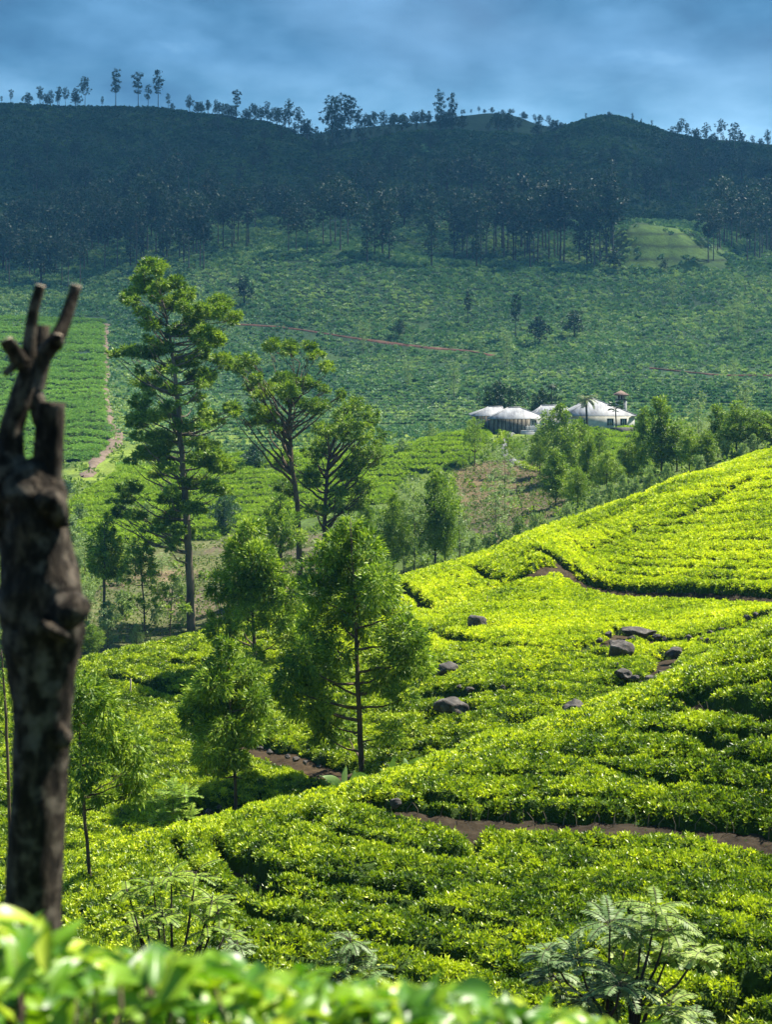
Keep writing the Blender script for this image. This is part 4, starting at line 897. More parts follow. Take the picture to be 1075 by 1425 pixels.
# valley and the rise around the bungalow
for px, fy, tp, kd, w, lo, hi, lb in [
 (311,742,684,'blue',44,190,240,'round blue green tree on the tea terraces, behind the tallest gum trunk'),(354,660,616,'blue',46,245,280,'round blue green tree on the far edge of the terraces'),(90,694,667,'blue',28,240,285,'small blue green tree beside the pruned trunk, at the dirt path foot'),
 (548,806,684,'bushy',44,140,165,'leftmost thin tree of the pale grove in the valley middle'),(577,802,668,'airy',46,140,170,'second thin tree of the pale grove, with an open crown'),(606,792,654,'bushy',62,145,172,'tallest and widest tree of the pale grove in the valley middle'),(640,778,682,'airy',44,145,175,'rightmost thin tree of the pale grove beside the brown plot'),(562,800,700,'airy',36,150,175,'small airy tree tucked inside the pale grove'),(620,790,690,'bushy',36,140,160,'low bushy tree at the front of the pale grove'),
 (480,790,705,'airy',44,150,180,'faint airy tree right behind the tallest young silver oak'),(510,780,700,'bushy',30,150,180,'small bushy tree between the tallest silver oak and the pale grove'),
 (118,800,745,'airy',36,140,175,'pale airy tree right beside the pruned trunk'),(175,720,668,'airy',30,190,240,'slim dark tree left of the tallest gum, on the terraces'),(128,915,868,'bushy',34,120,140,'dark dense bush tree at the lower left hill edge'),(150,905,845,'airy',38,120,140,'pale drooping sapling beside the dark bush tree'),(120,870,800,'airy',40,125,150,'yellowish airy tree just right of the pruned trunk knob'),(225,800,770,'airy',30,150,200,'faint low tree behind the slender round headed one'),
 (661,648,580,'lime',46,235,275,'spreading lime green tree at the terrace end, left of the road'),(708,662,598,'lime',36,215,255,'small rounded tree right of the road bend'),(697,590,527,'dark',66,290,305,'large very dark round tree behind the left outbuilding'),(757,585,538,'dark',48,290,305,'dark tree with an umbrella top behind the bungalow middle'),
 (782,668,560,'bushy',58,215,262,'tallest dense tree hiding the gap between the bungalow roofs'),(806,660,582,'bushy',46,215,262,'dense tree leaning against the tallest bungalow tree'),(774,718,624,'cone',52,185,225,'broad pointed tree above the brown plot'),(820,700,610,'cone',40,190,240,'pointed tree in front of the bungalow wall, left of the fan palm'),(752,668,598,'bushy',30,225,262,'low rounded tree left of the tallest bungalow tree'),
 (845,705,626,'bushy',40,185,235,'rounded tree below the bungalow front'),(875,690,612,'bushy',38,190,240,'rounded tree below the fan palm'),(897,668,568,'cone',40,205,262,'pointed tree right beside the bungalow end wall'),(921,690,557,'cone',56,190,255,'high broad pointed tree right of the bungalow'),(943,680,590,'bushy',46,190,240,'dense rounded tree right of the high pointed one'),(973,640,548,'airy',36,205,262,'slim airy tree with a see through crown on the rise'),
 (960,668,596,'bushy',40,180,230,'low dark tree below the slim airy one'),(1000,650,566,'cone',42,190,250,'pointed tree left of the dark tall one at the right'),(1026,650,560,'bushy',54,185,245,'tall dark green tree near the right end of the row'),(1055,640,570,'bushy',50,185,245,'rounded tree at the right end of the row'),(1038,610,530,'airy',34,255,275,'faint pale tree rising behind the right end of the row'),(985,660,600,'cone',34,180,230,'small pointed tree in the row right of the bungalow'),
 (703,724,625,'airy',46,190,240,'pale see through tree standing before the road bend'),(690,765,664,'airy',52,165,215,'pale sparse tree over the brown plot'),(805,715,650,'bushy',36,175,225,'dense low tree at the right edge of the brown plot'),(1075,640,580,'cone',40,185,245,'pointed tree cut by the right edge of view'),(835,660,600,'bushy',34,215,262,'round tree before the bungalow main wall'),(862,668,628,'lime',40,200,245,'yellow green low tree on the slope below the bungalow')]:
    plant(kd, px, fy, tp, lo, hi, lb, 'tree', width=w)
for i, (px, fy, tp, w) in enumerate([(700,770,728,30),(722,762,718,30),(745,752,712,28),(680,775,742,30),(760,748,722,24),(830,712,680,26),(850,712,672,28),(868,702,660,26),(885,700,664,24),(905,690,650,24),(930,684,645,24),(790,722,700,22),(1050,630,604,22),(1010,640,612,22),(975,660,632,22),(1035,640,616,20),(735,770,735,24)]):
    near_ = ['at the foot of the brown plot', 'along the crest of the middle hill below the bungalow', 'along the crest of the middle hill, near the right row of trees'][0 if px < 770 else 1 if px < 900 else 2]
    plant('pale', px, fy, tp, 140, 235, f'pale leafy shrub {near_}', 'shrub', f'pale shrubs {near_}', width=w)
for i, (px, fy, tp, w) in enumerate([(560,632,610,30),(600,606,590,22),(530,640,622,18),(100,760,715,40),(110,730,700,30),(250,835,800,30),(255,868,838,20),(170,860,822,34),(215,870,846,20),(300,680,664,14),(95,850,800,34),(110,905,850,34),(150,880,835,30),(190,900,868,22),(105,800,770,30),(165,815,780,26),(235,760,735,20),(205,730,700,24),(330,720,700,20),(470,735,700,30),(505,760,725,30),(460,800,760,26),(520,790,750,24),(660,780,745,26),(600,690,668,20),(345,880,850,20),(672,600,584,18),(840,606,594,16)]):
    plant('pale', px, fy, tp, 120, 330, 'low scrubby bush among the weeds of the valley floor', 'shrub', 'scrubby bushes on the valley floor', width=w)
for v in KIND_UNUSED():
    for ch in list(v.children): bpy.data.objects.remove(ch)
    bpy.data.objects.remove(v)
# ------------------------------------------------------------------ bungalow, outbuildings, tower
def plain(name, c0, c1, sc=1.5, rough=.85, spec=.2, stretch=None, bump=.2):
    m, nt = new_mat(name); tc = N(nt, 'ShaderNodeTexCoord'); mp = N(nt, 'ShaderNodeMapping'); L(nt, tc.outputs['Object'], mp.inputs[0])
    if stretch: mp.inputs['Scale'].default_value = stretch
    n = noise(nt, sc, 5, mp.outputs[0], .65); c = ramp(nt, n, [(.35, c0), (.62, c1)])
    bs = N(nt, 'ShaderNodeBsdfPrincipled', in_Roughness=rough); bs.inputs['Specular IOR Level'].default_value = spec; L(nt, c, bs.inputs['Base Color'])
    bp = N(nt, 'ShaderNodeBump', in_Strength=bump, in_Distance=.05); L(nt, n, bp.inputs['Height']); L(nt, bp.outputs[0], bs.inputs['Normal'])
    L(nt, bs.outputs[0], N(nt, 'ShaderNodeOutputMaterial').inputs[0]); return m
m_wall = plain('limewash', (.32, .32, .29), (.56, .56, .53), .8)
m_plank = plain('stained_planks', (.06, .05, .038), (.30, .275, .23), 1.6, stretch=(2.2, 2.2, .35))
m_roof = plain('weathered_zinc', (.13, .135, .15), (.30, .31, .32), 1.2, .6, .3, (1, .25, .25))
m_tile = plain('brown_tiles', (.09, .06, .05), (.20, .14, .11), 3)
m_glass = plain('dark_pane', (.02, .025, .035), (.04, .05, .06), 1, .2, .6)
m_white = plain('white_paint', (.36, .36, .35), (.50, .50, .49), 2)
m_darkwood = plain('dark_timber', (.03, .025, .02), (.07, .06, .05), 3)
m_stonewall = plain('dark_stone_wall', (.05, .05, .05), (.14, .13, .12), 2)
DB = 273.; SB = DB / F
def house(name, label, px0, px1, eave, base, ridge, r0, r1, depth, wallmat, windows, door=None, d=DB, over=4, ribs=True):
    """front wall between two photo columns; ridge runs r0..r1 (photo columns) at row `ridge`"""
    s = d / F; cx = (px0 + px1) / 2; gz = float(ground_z(cx, d)); root = empty(name, ((cx - HX) * s, d, gz)); tag(root, label, 'building')
    X = lambda p: (p - cx) * s; Z = lambda p: (HY - p) * s - gz
    x0, x1, ze, zr = X(px0), X(px1), Z(eave), Z(ridge); b = MB(); b.box(x0, x1, 0, depth, -1.2, ze); b.build('wall', wallmat, root)
    o = over * s; yr = depth / 2; m = MB(); t = .10
    e = [(x0 - o, -o, ze - .12), (x1 + o, -o, ze - .12), (x1 + o, depth + o, ze - .12), (x0 - o, depth + o, ze - .12)]; R = [(X(r0), yr, zr), (X(r1), yr, zr)]
    V = e + R + [(x, y, z - t) for x, y, z in e]
    m.add(V, [(0, 1, 5, 4), (1, 2, 5), (2, 3, 4, 5), (3, 0, 4), (0, 6, 7, 1), (1, 7, 8, 2), (2, 8, 9, 3), (3, 9, 6, 0), (9, 8, 7, 6)])
    roof = m.build('roof', m_roof, root)
    if ribs:                                            # raised seams of the sheet roof
        rb = MB(); n = int((x1 - x0 + 2 * o) / .75)
        for i in range(1, n):
            x = x0 - o + (x1 - x0 + 2 * o) * i / n
            if x < R[0][0]: k = (x - e[0][0]) / (R[0][0] - e[0][0])
            elif x > R[1][0]: k = (e[1][0] - x) / (e[1][0] - R[1][0])
            else: k = 1
            a = Vector((x, -o, ze - .09)); c = Vector((x, -o + (yr + o) * k, ze - .12 + (zr - ze + .12) * k + .03)); pass
        rb.tube([Vector(R[0]) + Vector((0, 0, .05)), Vector(R[1]) + Vector((.01, 0, .05))], [.1, .1], 5)
        for q, w in ((0, 0), (1, 1)): rb.tube([Vector(e[q]) + Vector((0, 0, .04)), Vector(R[w]) + Vector((0, 0, .04))], [.08, .08], 5)
        rb.build('roof_seam', m_roof, roof)
    for (wx, wy0, wy1, ww, npan) in windows:
        a0, a1, z0, z1 = X(wx - ww / 2), X(wx + ww / 2), Z(wy1), Z(wy0)
        f = MB(); t = .09
        f.box(a0 - t, a1 + t, -.06, -.003, z0 - t, z0); f.box(a0 - t, a1 + t, -.06, -.003, z1, z1 + t); f.box(a0 - t, a0, -.06, -.003, z0, z1); f.box(a1, a1 + t, -.06, -.003, z0, z1)
        for i in range(1, npan): xm = a0 + (a1 - a0) * i / npan; f.box(xm - .09, xm + .09, -.05, -.003, z0, z1)
        w = f.build('window', m_white, root); g = MB(); g.box(a0, a1, -.03, -.002, z0, z1); g.build('pane', m_glass, w)
    if door:
        dx, dy0, dy1, dw = door; f = MB(); f.box(X(dx - dw / 2), X(dx + dw / 2), -.04, -.002, Z(dy1), Z(dy0)); f.build('door', m_darkwood, root)
    return root, X, Z
house('bungalow', 'large white bungalow with a pale hipped sheet roof behind the palms', 792, 884, 577.5, 599, 556, 824, 832, 9.5, m_wall, [(850, 583, 592, 8, 3), (868.5, 583, 592, 8, 3), (812, 584, 592, 6, 2)])
house('bungalow', 'low rear wing with pale roof between the outbuildings and the main bungalow', 748, 796, 577, 598, 565.5, 757, 790, 8, m_wall, [(765, 584, 592, 5, 2)], d=277)
r, X, Z = house('outbuilding', 'middle outbuilding with stained plank front and white end, beside the road', 684, 760, 581.5, 602, 568.5, 710, 727, 8, m_plank, [(744, 585, 591, 5, 2)], (757, 589, 601, 2.4), d=269)
b = MB(); b.box(X(738.5), X(760) + .012, -.02, .3, -1, Z(581.3) - .1); b.build('white_end_wall', m_wall, r)
b = MB()
for i in range(9): b.box(X(688 + i * 5.5) - .07, X(688 + i * 5.5) + .07, -.07, 0, -.5, Z(582))
b.build('batten', m_darkwood, r)
r, X, Z = house('outbuilding', 'left outbuilding of stained planks under a low pale roof, beside the dark tree', 660, 700, 577.5, 598, 567.5, 682, 702, 8, m_plank, [], (672, 586, 597, 3), d=273)
b = MB()
for i in range(5): b.box(X(663 + i * 4) - .08, X(663 + i * 4) + .08, -.06, 0, -.5, Z(579))
b.build('batten', m_white, r)
# tower
def tower():
    d = 279.; s = d / F; gz = float(ground_z(865, d)); root = empty('water_tower', ((865 - HX) * s, d, gz)); tag(root, 'slim white water tower with a brown pyramid cap, right of the bungalow roof', 'tower')
    Z = lambda p: (HY - p) * s - gz; b = MB()
    for x in (-.75, .75):
        for y in (-.75, .75): b.box(x - .16, x + .16, y - .16, y + .16, -.5, Z(557))
    for z in (Z(575), Z(590)): b.box(-.7, .7, -.8, -.7, z, z + .15); b.box(-.7, .7, .7, .8, z, z + .15); b.box(.7, .8, -.65, .65, z, z + .15); b.box(-.8, -.7, -.65, .65, z, z + .15)
    b.build('post', m_white, root)
    b = MB(); b.box(-.95, .95, -.95, .95, Z(557) + .01, Z(555.5)); b.build('deck', m_darkwood, root)
    b = MB(); b.box(-.55, .55, -.55, .55, Z(555.5) + .01, Z(549.5)); b.build('tank', m_darkwood, root)
    b = MB()
    for x in (-.8, -.27, .27, .8):
        for y in (-.8, .8): b.box(x - .06, x + .06, y - .06, y + .06, Z(555.5) + .01, Z(549) - .02)
    b.build('railing', m_white, root)
    b = MB(); e = 1.35; z0, z1 = Z(549), Z(543); b.add([(-e, -e, z0), (e, -e, z0), (e, e, z0), (-e, e, z0), (0, 0, z1), (-e, -e, z0 - .12), (e, -e, z0 - .12), (e, e, z0 - .12), (-e, e, z0 - .12)], [(0, 1, 4), (1, 2, 4), (2, 3, 4), (3, 0, 4), (0, 5, 6, 1), (1, 6, 7, 2), (2, 7, 8, 3), (3, 8, 5, 0), (8, 7, 6, 5)]); b.build('roof', m_tile, root)
tower()
# white steps and picket fence before the middle outbuilding, dark wall before the bungalow
def fence():
    s = 266. / F; x0, x1 = (733 - HX) * s, (759 - HX) * s; gz = float(ground_z(746, 266)); root = empty('garden_fence', ((x0 + x1) / 2, 266, gz)); tag(root, 'white picket fence before the white end of the middle outbuilding', 'fence')
    h = (HY - 593) * s - gz; w = (x1 - x0) / 2; b = MB()
    for z in (h * .4, h * .85): b.box(-w, w, .03, .08, z, z + .09)
    b.build('rail', m_white, root); b = MB()
    for i in range(15): x = -w + 2 * w * i / 14; b.box(x - .07, x + .07, 0, .03, -.3, h + .12 * (i % 2))
    b.build('picket', m_white, root)
    b = MB(); 
    s = 265. / F; gz2 = float(ground_z(735, 265)); rt2 = empty('stone_steps', ((736 - HX) * s, 264.6, gz2)); tag(rt2, 'short white steps climbing from the road to the middle outbuilding', 'steps')
    for i in range(5): b.box(-1.2, 1.2, i * .3, 2.2, -.6 + i * .25, -.35 + i * .25)
    b.build('tread', m_white, rt2)
fence()
def low_wall():
    d = 262.; s = d / F; pts = [(826, 600), (850, 602), (882, 602)]; b = MB(); base = on_d(854, d)
    for (a, _), (c, _) in zip(pts[:-1], pts[1:]):
        z0 = float(ground_z((a + c) / 2, d)) - base.z; b.box((a - HX) * s - base.x, (c - HX) * s - base.x - .01, 0, .5, z0 - .8, z0 + .95)
    o = b.build('garden_wall', m_stonewall); o.location = base; tag(o, 'low dark stone wall below the bungalow front, above the small tea plot', 'wall')
low_wall()
m_hedge = lm('clipped_hedge_leaf', (.16, .24, .010), (.30, .40, .015), (.42, .50, .03), .3, .4)
def hedge(label, pts, lo, hi, w=.55, h=.8):
    rng = np.random.default_rng(int(pts[0][0])); pw = [on(x, y, lo, hi) for x, y in pts]; root = empty('clipped_hedge', pw[0]); tag(root, label, 'hedge')
    P = []; st = MB()
    for a, c in zip(pw[:-1], pw[1:]):
        n = max(2, int((c - a).length / .5))
        for i in range(n): P.append((a.lerp(c, i / n) - pw[0] + Vector((0, 0, h * .5)), w, w, h * .55))
        st.tube([a - pw[0] + Vector((0, 0, -.2)), a - pw[0] + Vector((0, 0, h * .5))], [.06, .03], 5)
    V, Fc = puff_leaves(P, 70, .26, .14, rng, .1, False); mesh_np('foliage', V, Fc, m_hedge, False, root); st.build('stem', m_bark, root)
hedge('bright yellow clipped hedge along the left side of the road bend', [(655, 600), (672, 599), (690, 601), (704, 606), (700, 613), (690, 620)], 215, 272)
hedge('bright yellow clipped hedge along the lower right side of the road', [(722, 648), (738, 654), (752, 656), (768, 662)], 205, 268)

# ------------------------------------------------------------------ palms, bananas, feathery shrubs
def frond_np(org, dr, up0, length, nseg, npair, ll, lw, droop, rng, ang=55, taper=True, tip=True):
    """pinnate frond: returns leaf quads and rachis points"""
    dr = Vector(dr).normalized(); p = Vector(org); v = (dr + Vector((0, 0, up0))).normalized(); pts = [p.copy()]
    for i in range(nseg): v = (v + Vector((0, 0, -droop / nseg))).normalized(); p = p + v * (length / nseg); pts.append(p.copy())
    V = []; Fc = []
    for i in range(npair):
        t = .14 + .86 * (i + .5) / npair; k = min(int(t * nseg), nseg - 1); q = pts[k].lerp(pts[k + 1], t * nseg - k); ax = (pts[k + 1] - pts[k]).normalized()
        sd = ax.cross(Vector((0, 0, 1)))
        if sd.length < .05: sd = Vector((1, 0, 0))
        sd.normalize(); up = sd.cross(ax); f = math.sin((.12 + .83 * t) * PI) ** .5 if taper else 1; l = ll * f * rng.uniform(.85, 1.1)
        for sg in (-1, 1):
            a = math.radians(ang + rng.uniform(-6, 6)); d = (ax * math.cos(a) + sd * sg * math.sin(a) - Vector((0, 0, .22)) + up * rng.uniform(-.1, .15)).normalized(); wv = d.cross(up).normalized() * (lw * .5)
            n = len(V); m = q + d * l * .5 + up * lw * .15; V += [q, q + d * l * .35 + wv, q + d * l, q + d * l * .35 - wv]; Fc.append((n, n + 1, n + 2, n + 3))
    return V, Fc, pts
def palm(name, label, px, pyb, pyt, d, nfr, fl, npair, ll, lw, droop, up, r0, mat, seed, fan=False):
    rng = random.Random(seed); g = on_d(px, d); root = empty(name, g); tag(root, label, 'palm'); h = (HY - pyt) / F * d - g.z
    b = MB(); b.tube([(0, 0, -.4), (0.05, 0, h * .4), (-.05, 0, h * .8), (0, 0, h)], [r0 * 1.2, r0, r0 * .9, r0 * .8], 8, .08, rng); b.build('trunk', m_bark_dark, root, True)
    V, Fc, st = [], [], MB()
    for i in range(nfr):
        th = i * 2.4 + rng.uniform(-.2, .2); e = up * (1 - 1.2 * i / nfr) + rng.uniform(-.15, .15)
        if fan:
            q = Vector((0, 0, h)) + Vector((math.cos(th), math.sin(th), e)) * fl * .45; st.tube([Vector((0, 0, h)), q], [.03, .02], 4)
            for k in range(11):
                a = th + (k - 5) * .24; n = len(V); dv = Vector((math.cos(a), math.sin(a), e - abs(k - 5) * .05)).normalized(); w = dv.cross(Vector((0, 0, 1))).normalized() * lw
                V += [q, q + dv * fl * .35 + w, q + dv * fl * .6 - Vector((0, 0, .1)), q + dv * fl * .35 - w]; Fc.append((n, n + 1, n + 2, n + 3))
        else:
            v, f, pts = frond_np((0, 0, h), (math.cos(th), math.sin(th), 0), e, fl, 7, npair, ll, lw, droop, rng); n = len(V); V += v; Fc += [tuple(i + n for i in q) for q in f]; st.tube(pts, [.03] * len(pts), 3)
    mesh_np('frond', np.array([tuple(v) for v in V]), Fc, mat, False, root); st.build('leaf_stalk', m_bark, root)
m_palm = lm('palm_leaf', (.05, .085, .03), (.10, .15, .05), (.18, .22, .08), .2, .4)
palm('date_palm', 'date palm with arching fronds before the main bungalow roof', 817, 600, 556, 266, 22, 2.3, 16, .75, .12, 1.3, 1.5, .20, m_palm, 1)
palm('fan_palm', 'small dark fan palm before the bungalow windows, below the tower', 858, 603, 569, 264, 16, 1.75, 0, 0, .10, 0, 1.1, .12, m_dark, 2, True)
palm('palm_tree', 'thin tall palm with a drooping head beside the umbrella topped dark tree', 768.5, 585, 536, 288, 14, 1.35, 12, .5, .1, 2.2, 1.2, .10, m_dark, 3)
palm('palm_tree', 'palm on the flat tea field seen between the stubs of the pruned trunk', 15, 525, 493, 372, 14, 2.3, 12, .9, .16, 2.0, .9, .14, m_palm, 4)

m_banana = lm('banana_leaf', (.10, .18, .05), (.17, .27, .09), (.28, .38, .14), .4, .5)
def banana(label, px, d, pyb, leaves, seed):
    """leaves: list of photo polylines from the stem outwards"""
    s = d / F; g = on_d(px, d); root = empty('banana_plant', g); tag(root, label, 'banana plant'); rng = random.Random(seed)
    loc = lambda x, y, dy=0.: Vector(((x - HX) * s - g.x, dy, (HY - y) * s - g.z)); top = loc(px, pyb)
    b = MB(); b.tube([(0, 0, -.1), top * .5, top], [.09, .08, .06], 8); b.build('stem', m_lime, root, True)
    for li, (pl, w, dy) in enumerate(leaves):
        pts = [loc(x, y, dy * i / (len(pl) - 1)) for i, (x, y) in enumerate(pl)]; fine = []
        for i in range(len(pts) - 1):
            for k in range(5): fine.append(pts[i].lerp(pts[i + 1], k / 5))
        fine.append(pts[-1]); fine = [fine[0]] + [(fine[i - 1] + fine[i] + fine[i + 1]) / 3 for i in range(1, len(fine) - 1)] + [fine[-1]]
        n = len(fine); V, Fc = [], []
        for i, p in enumerate(fine):
            t = (fine[min(i + 1, n - 1)] - fine[max(i - 1, 0)]).normalized(); sd = t.cross(Vector((0, -1, .35))).normalized(); u = i / (n - 1); ww = w * s * math.sin(min(1, u * 1.05 + .06) * PI) ** .5 * .5 * rng.uniform(.88, 1.05)
            V += [p - sd * ww + Vector((0, -.02, -ww * .35)), p, p + sd * ww + Vector((0, .02, -ww * .5))]
        for i in range(n - 1):
            for k in range(2): Fc.append((i * 3 + k, i * 3 + k + 1, i * 3 + k + 4, i * 3 + k + 3))
        mesh_np('leaf', np.array([tuple(v) for v in V]), Fc, m_banana, True, root)
banana('banana plant with arching leaves behind the crest, below the tallest young silver oak', 481, 46, 1098, [([(480,1098),(466,1080),(445,1077)],9,-.2), ([(482,1098),(497,1076),(520,1084)],10,.1), ([(480,1100),(479,1082),(482,1066)],9,.3), ([(483,1100),(492,1086),(494,1070)],8,.2), ([(478,1099),(462,1086),(452,1090)],8,.3)], 1)
banana('smaller banana plant with upright leaves, right of the arching one', 548, 46, 1085, [([(546,1085),(545,1066),(552,1048)],9,.1), ([(549,1085),(556,1070),(564,1060)],8,.3), ([(547,1085),(538,1074),(528,1072)],7,.2)], 2)
banana('small banana plant with one pale bent leaf at the crest', 570, 46, 1075, [([(569,1075),(574,1060),(590,1053)],8,.1), ([(568,1075),(566,1064),(562,1056)],7,.3), ([(571,1075),(580,1068),(588,1066)],6,.3)], 3)

m_fern_w = lm('feathery_leaf_pale', (.06, .12, .035), (.13, .21, .07), (.28, .36, .16), .3, .9)
m_fern_y = lm('feathery_leaf_bright', (.12, .20, .04), (.26, .36, .08), (.46, .54, .18), .4, .9)
m_fern_g = lm('feathery_leaf_green', (.06, .13, .014), (.16, .27, .03), (.34, .44, .06), .4, .9)
def fern_shrub(label, d, foot, whorls, ll, lw, npair, mat, seed, up=.55, droop=1.0, nfr=13):
    """whorls: (px, py, frond length px) of pinnate fronds at the twig ends"""
    s = d / F; rng = random.Random(seed); g = on_d(foot, d); root = empty('feathery_shrub', g); tag(root, label, 'shrub'); st = MB(); Vs, Fs = [], []
    for i, (x, y, r) in enumerate(whorls):
        dy = rng.uniform(-.45, .45) if i else 0; c = Vector(((x - HX) * s - g.x, dy, (HY - y) * s - g.z)); a = Vector((c.x * .25, dy * .3, max(-.2, c.z * .35)))
        st.tube([Vector((0, 0, -.2)), a, a.lerp(c, .55) + Vector((0, 0, -.08)), c], [.022, .017, .012, .007], 6)
        for k in range(nfr + rng.randrange(3)):
            th = k * 2.4 + rng.uniform(-.3, .3); e = up * rng.uniform(.3, 1.7) * (1.6 if k > nfr * .7 else 1)
            o = c - Vector((0, 0, rng.uniform(0, .10)))
            v, f, pts = frond_np(o, (math.cos(th), math.sin(th), 0), e, r * s * rng.uniform(.75, 1.1), 7, npair, ll, lw, droop, rng, 68); n = len(Vs); Vs += v; Fs += [tuple(i + n for i in q) for q in f]; st.tube(pts, [.004] * len(pts), 3, caps=False)
    mesh_np('foliage', np.array([tuple(v) for v in Vs]), Fs, mat, False, root); st.build('stem', m_bark_dark, root)
fern_shrub('tall feathery shrub with bright whorls of leaves, right of the dull one', 14, 880, [(915,1262,62),(935,1300,50),(900,1310,55),(945,1345,45),(880,1370,55),(925,1380,50),(965,1300,35)], .085, .026, 15, m_fern_y, 31)
fern_shrub('feathery shrub with dull green whorls in the nearest tea, touching the bright one', 14.2, 845, [(850,1280,62),(805,1335,52),(855,1340,58),(765,1335,42),(820,1390,55),(775,1375,45),(860,1395,55),(885,1325,50)], .085, .026, 15, m_fern_w, 32)
fern_shrub('small pale feathery seedling in the nearest tea rows, above the blurred leaves in the middle', 14.5, 488, [(488,1305,36),(492,1330,42),(470,1350,40),(515,1350,38)], .06, .018, 12, m_fern_w, 33)
fern_shrub('feathery green shrub with fine leaves at the foot of the thin sapling', 13.5, 240, [(212,1228,34),(240,1210,36),(270,1222,36),(298,1240,36),(200,1262,36),(232,1250,38),(262,1262,40),(292,1275,38),(318,1290,34),(188,1290,36),(215,1300,40),(250,1300,40),(285,1310,40),(235,1335,40),(175,1240,28),(305,1262,30)], .055, .017, 13, m_fern_g, 34, .5, .9, 8)
fern_shrub('small whitish feathery seedling beside the fine leaved green shrub', 14, 335, [(330,1312,34),(350,1318,26),(315,1330,30)], .05, .016, 12, m_fern_w, 35)
fern_shrub('low pale feathery seedling at the lower right corner', 14, 945, [(945,1412,40),(975,1420,30),(920,1425,34)], .06, .018, 12, m_fern_w, 36)
fern_shrub('wispy green sapling in front of the gully bushes, left of the slender silver oak', 47, 243, [(240,1100,26),(228,1115,26),(255,1112,26),(243,1130,28),(225,1140,24),(262,1138,22)], .17, .05, 10, m_fern_g, 37, .8, .8)

# ------------------------------------------------------------------ rocks, stakes
m_rock, nt = new_mat('weathered_rock'); tc = N(nt, 'ShaderNodeTexCoord'); n_ = noise(nt, 2.2, 7, tc.outputs['Object'], .7); n2_ = noise(nt, 11, 4, tc.outputs['Object'], .6)
c = ramp(nt, n_, [(.3, (.018, .016, .015)), (.52, (.06, .053, .048)), (.72, (.19, .175, .155))]); c = mixc(nt, .5, c, ramp(nt, n2_, [(.3, (.4, .4, .4)), (.7, (1.4, 1.4, 1.4))]), 'MULTIPLY')
bs = N(nt, 'ShaderNodeBsdfPrincipled', in_Roughness=.9); L(nt, c, bs.inputs['Base Color']); bp = N(nt, 'ShaderNodeBump', in_Strength=.9, in_Distance=.12); L(nt, n_, bp.inputs['Height']); L(nt, bp.outputs[0], bs.inputs['Normal']); L(nt, bs.outputs[0], N(nt, 'ShaderNodeOutputMaterial').inputs[0])
import bmesh
def rock(label, px, py, w, h, k0, k1, seed, tilt=0, group=None):
    lo, hi = kband(px, k0, k1); d = find_d(px, py + h * .3, lo, hi); s = d / F; bm = bmesh.new(); bmesh.ops.create_icosphere(bm, subdivisions=4, radius=1)
    rng = np.random.default_rng(seed); V = np.array([v.co[:] for v in bm.verts])
    for _ in range(13):                                 # cleaved faces
        nrm = rng.normal(0, 1, 3); nrm /= np.linalg.norm(nrm); q = V @ nrm; c = rng.uniform(.55, .85); V -= np.outer(np.maximum(q - c, 0) * .9, nrm)
    V *= (1 + .22 * fbm(V[:, 0] * 2 + seed, V[:, 1] * 2 + V[:, 2] * 1.7, 4, seed))[:, None]
    ca, sa = math.cos(tilt), math.sin(tilt); x, z = V[:, 0] * w * .55 * s, V[:, 2] * h * .62 * s; V = np.stack([x * ca - z * sa, V[:, 1] * (w + h) * .26 * s, x * sa + z * ca], 1)
    Fc = [[v.index for v in f.verts] for f in bm.faces]; bm.free()
    z0 = V[:, 2].min(); P = PT(px, py, d); o = mesh_np('rock', V - [0, 0, z0], Fc, m_rock, False); o.location = (P.x, P.y, P.z + z0 - .12 * h * s); tag(o, label, 'rock', group)
rock('rounded dark boulder alone among bright bushes on the middle hill ridge', 663, 865, 29, 24, 6.5, 8, 1)
rock('dark boulder at the left edge of the rocky patches, beside the silver oak crown', 624, 929, 34, 18, 5.5, 8, 2)
rock('broad blackish boulder low on the middle hill, right of the silver oak trunk', 629, 980, 44, 24, 5.3, 8, 3)
rock('pale grey pointed boulder leaning right, just above the near hill crest', 799, 986, 34, 30, 5.1, 8, 4, .5)
rock('large craggy grey boulder in the centre of the bare rocky patch', 863, 905, 42, 30, 5.3, 8, 5)
rock('long dark rock along the upper bank of the rocky patch', 890, 877, 44, 13, 5.3, 8, 6, -.15)
rock('small pointed rock at the right of the rocky patch', 938, 907, 24, 14, 5.3, 8, 7, .2)
rock('small pale broken rock low in the gully, near the near hill crest', 908, 945, 20, 14, 5.1, 8, 8)
rock('small dark rock just under the large craggy boulder', 868, 937, 22, 14, 5.1, 8, 9)
rock('flat little stone on the earth step beside the left end of the terrace path', 551, 1117, 16, 14, 1.9, 3.2, 10)
rr_ = random.Random(5)
for i, (x, y) in enumerate([(835,890),(848,882),(915,884),(925,889),(958,886),(975,889),(990,880),(1005,876),(985,890),(946,897),(895,950),(885,942),(920,935),(858,925),(640,955),(655,958),(700,956),(1040,858),(1052,854),(880,888)]):
    rock('small loose stone in the bare rocky patch of the middle hill', x, y, rr_.uniform(7, 13), rr_.uniform(5, 8), 5.2, 8, 40 + i, 0, 'loose stones in the rocky patch')
for i, (x, y) in enumerate([(290,1128),(298,1134),(305,1122),(283,1136),(312,1130),(400,1052),(412,1056),(425,1060),(362,1040),(446,1066),(375,1046)]):
    rock('small pale stone in the gully behind the near hill', x, y, rr_.uniform(7, 12), rr_.uniform(5, 8), 5.1, 8, 70 + i, 0, 'pale stones in the gully')
m_stake = plain('stake_wood', (.22, .18, .13), (.42, .36, .28), 4)
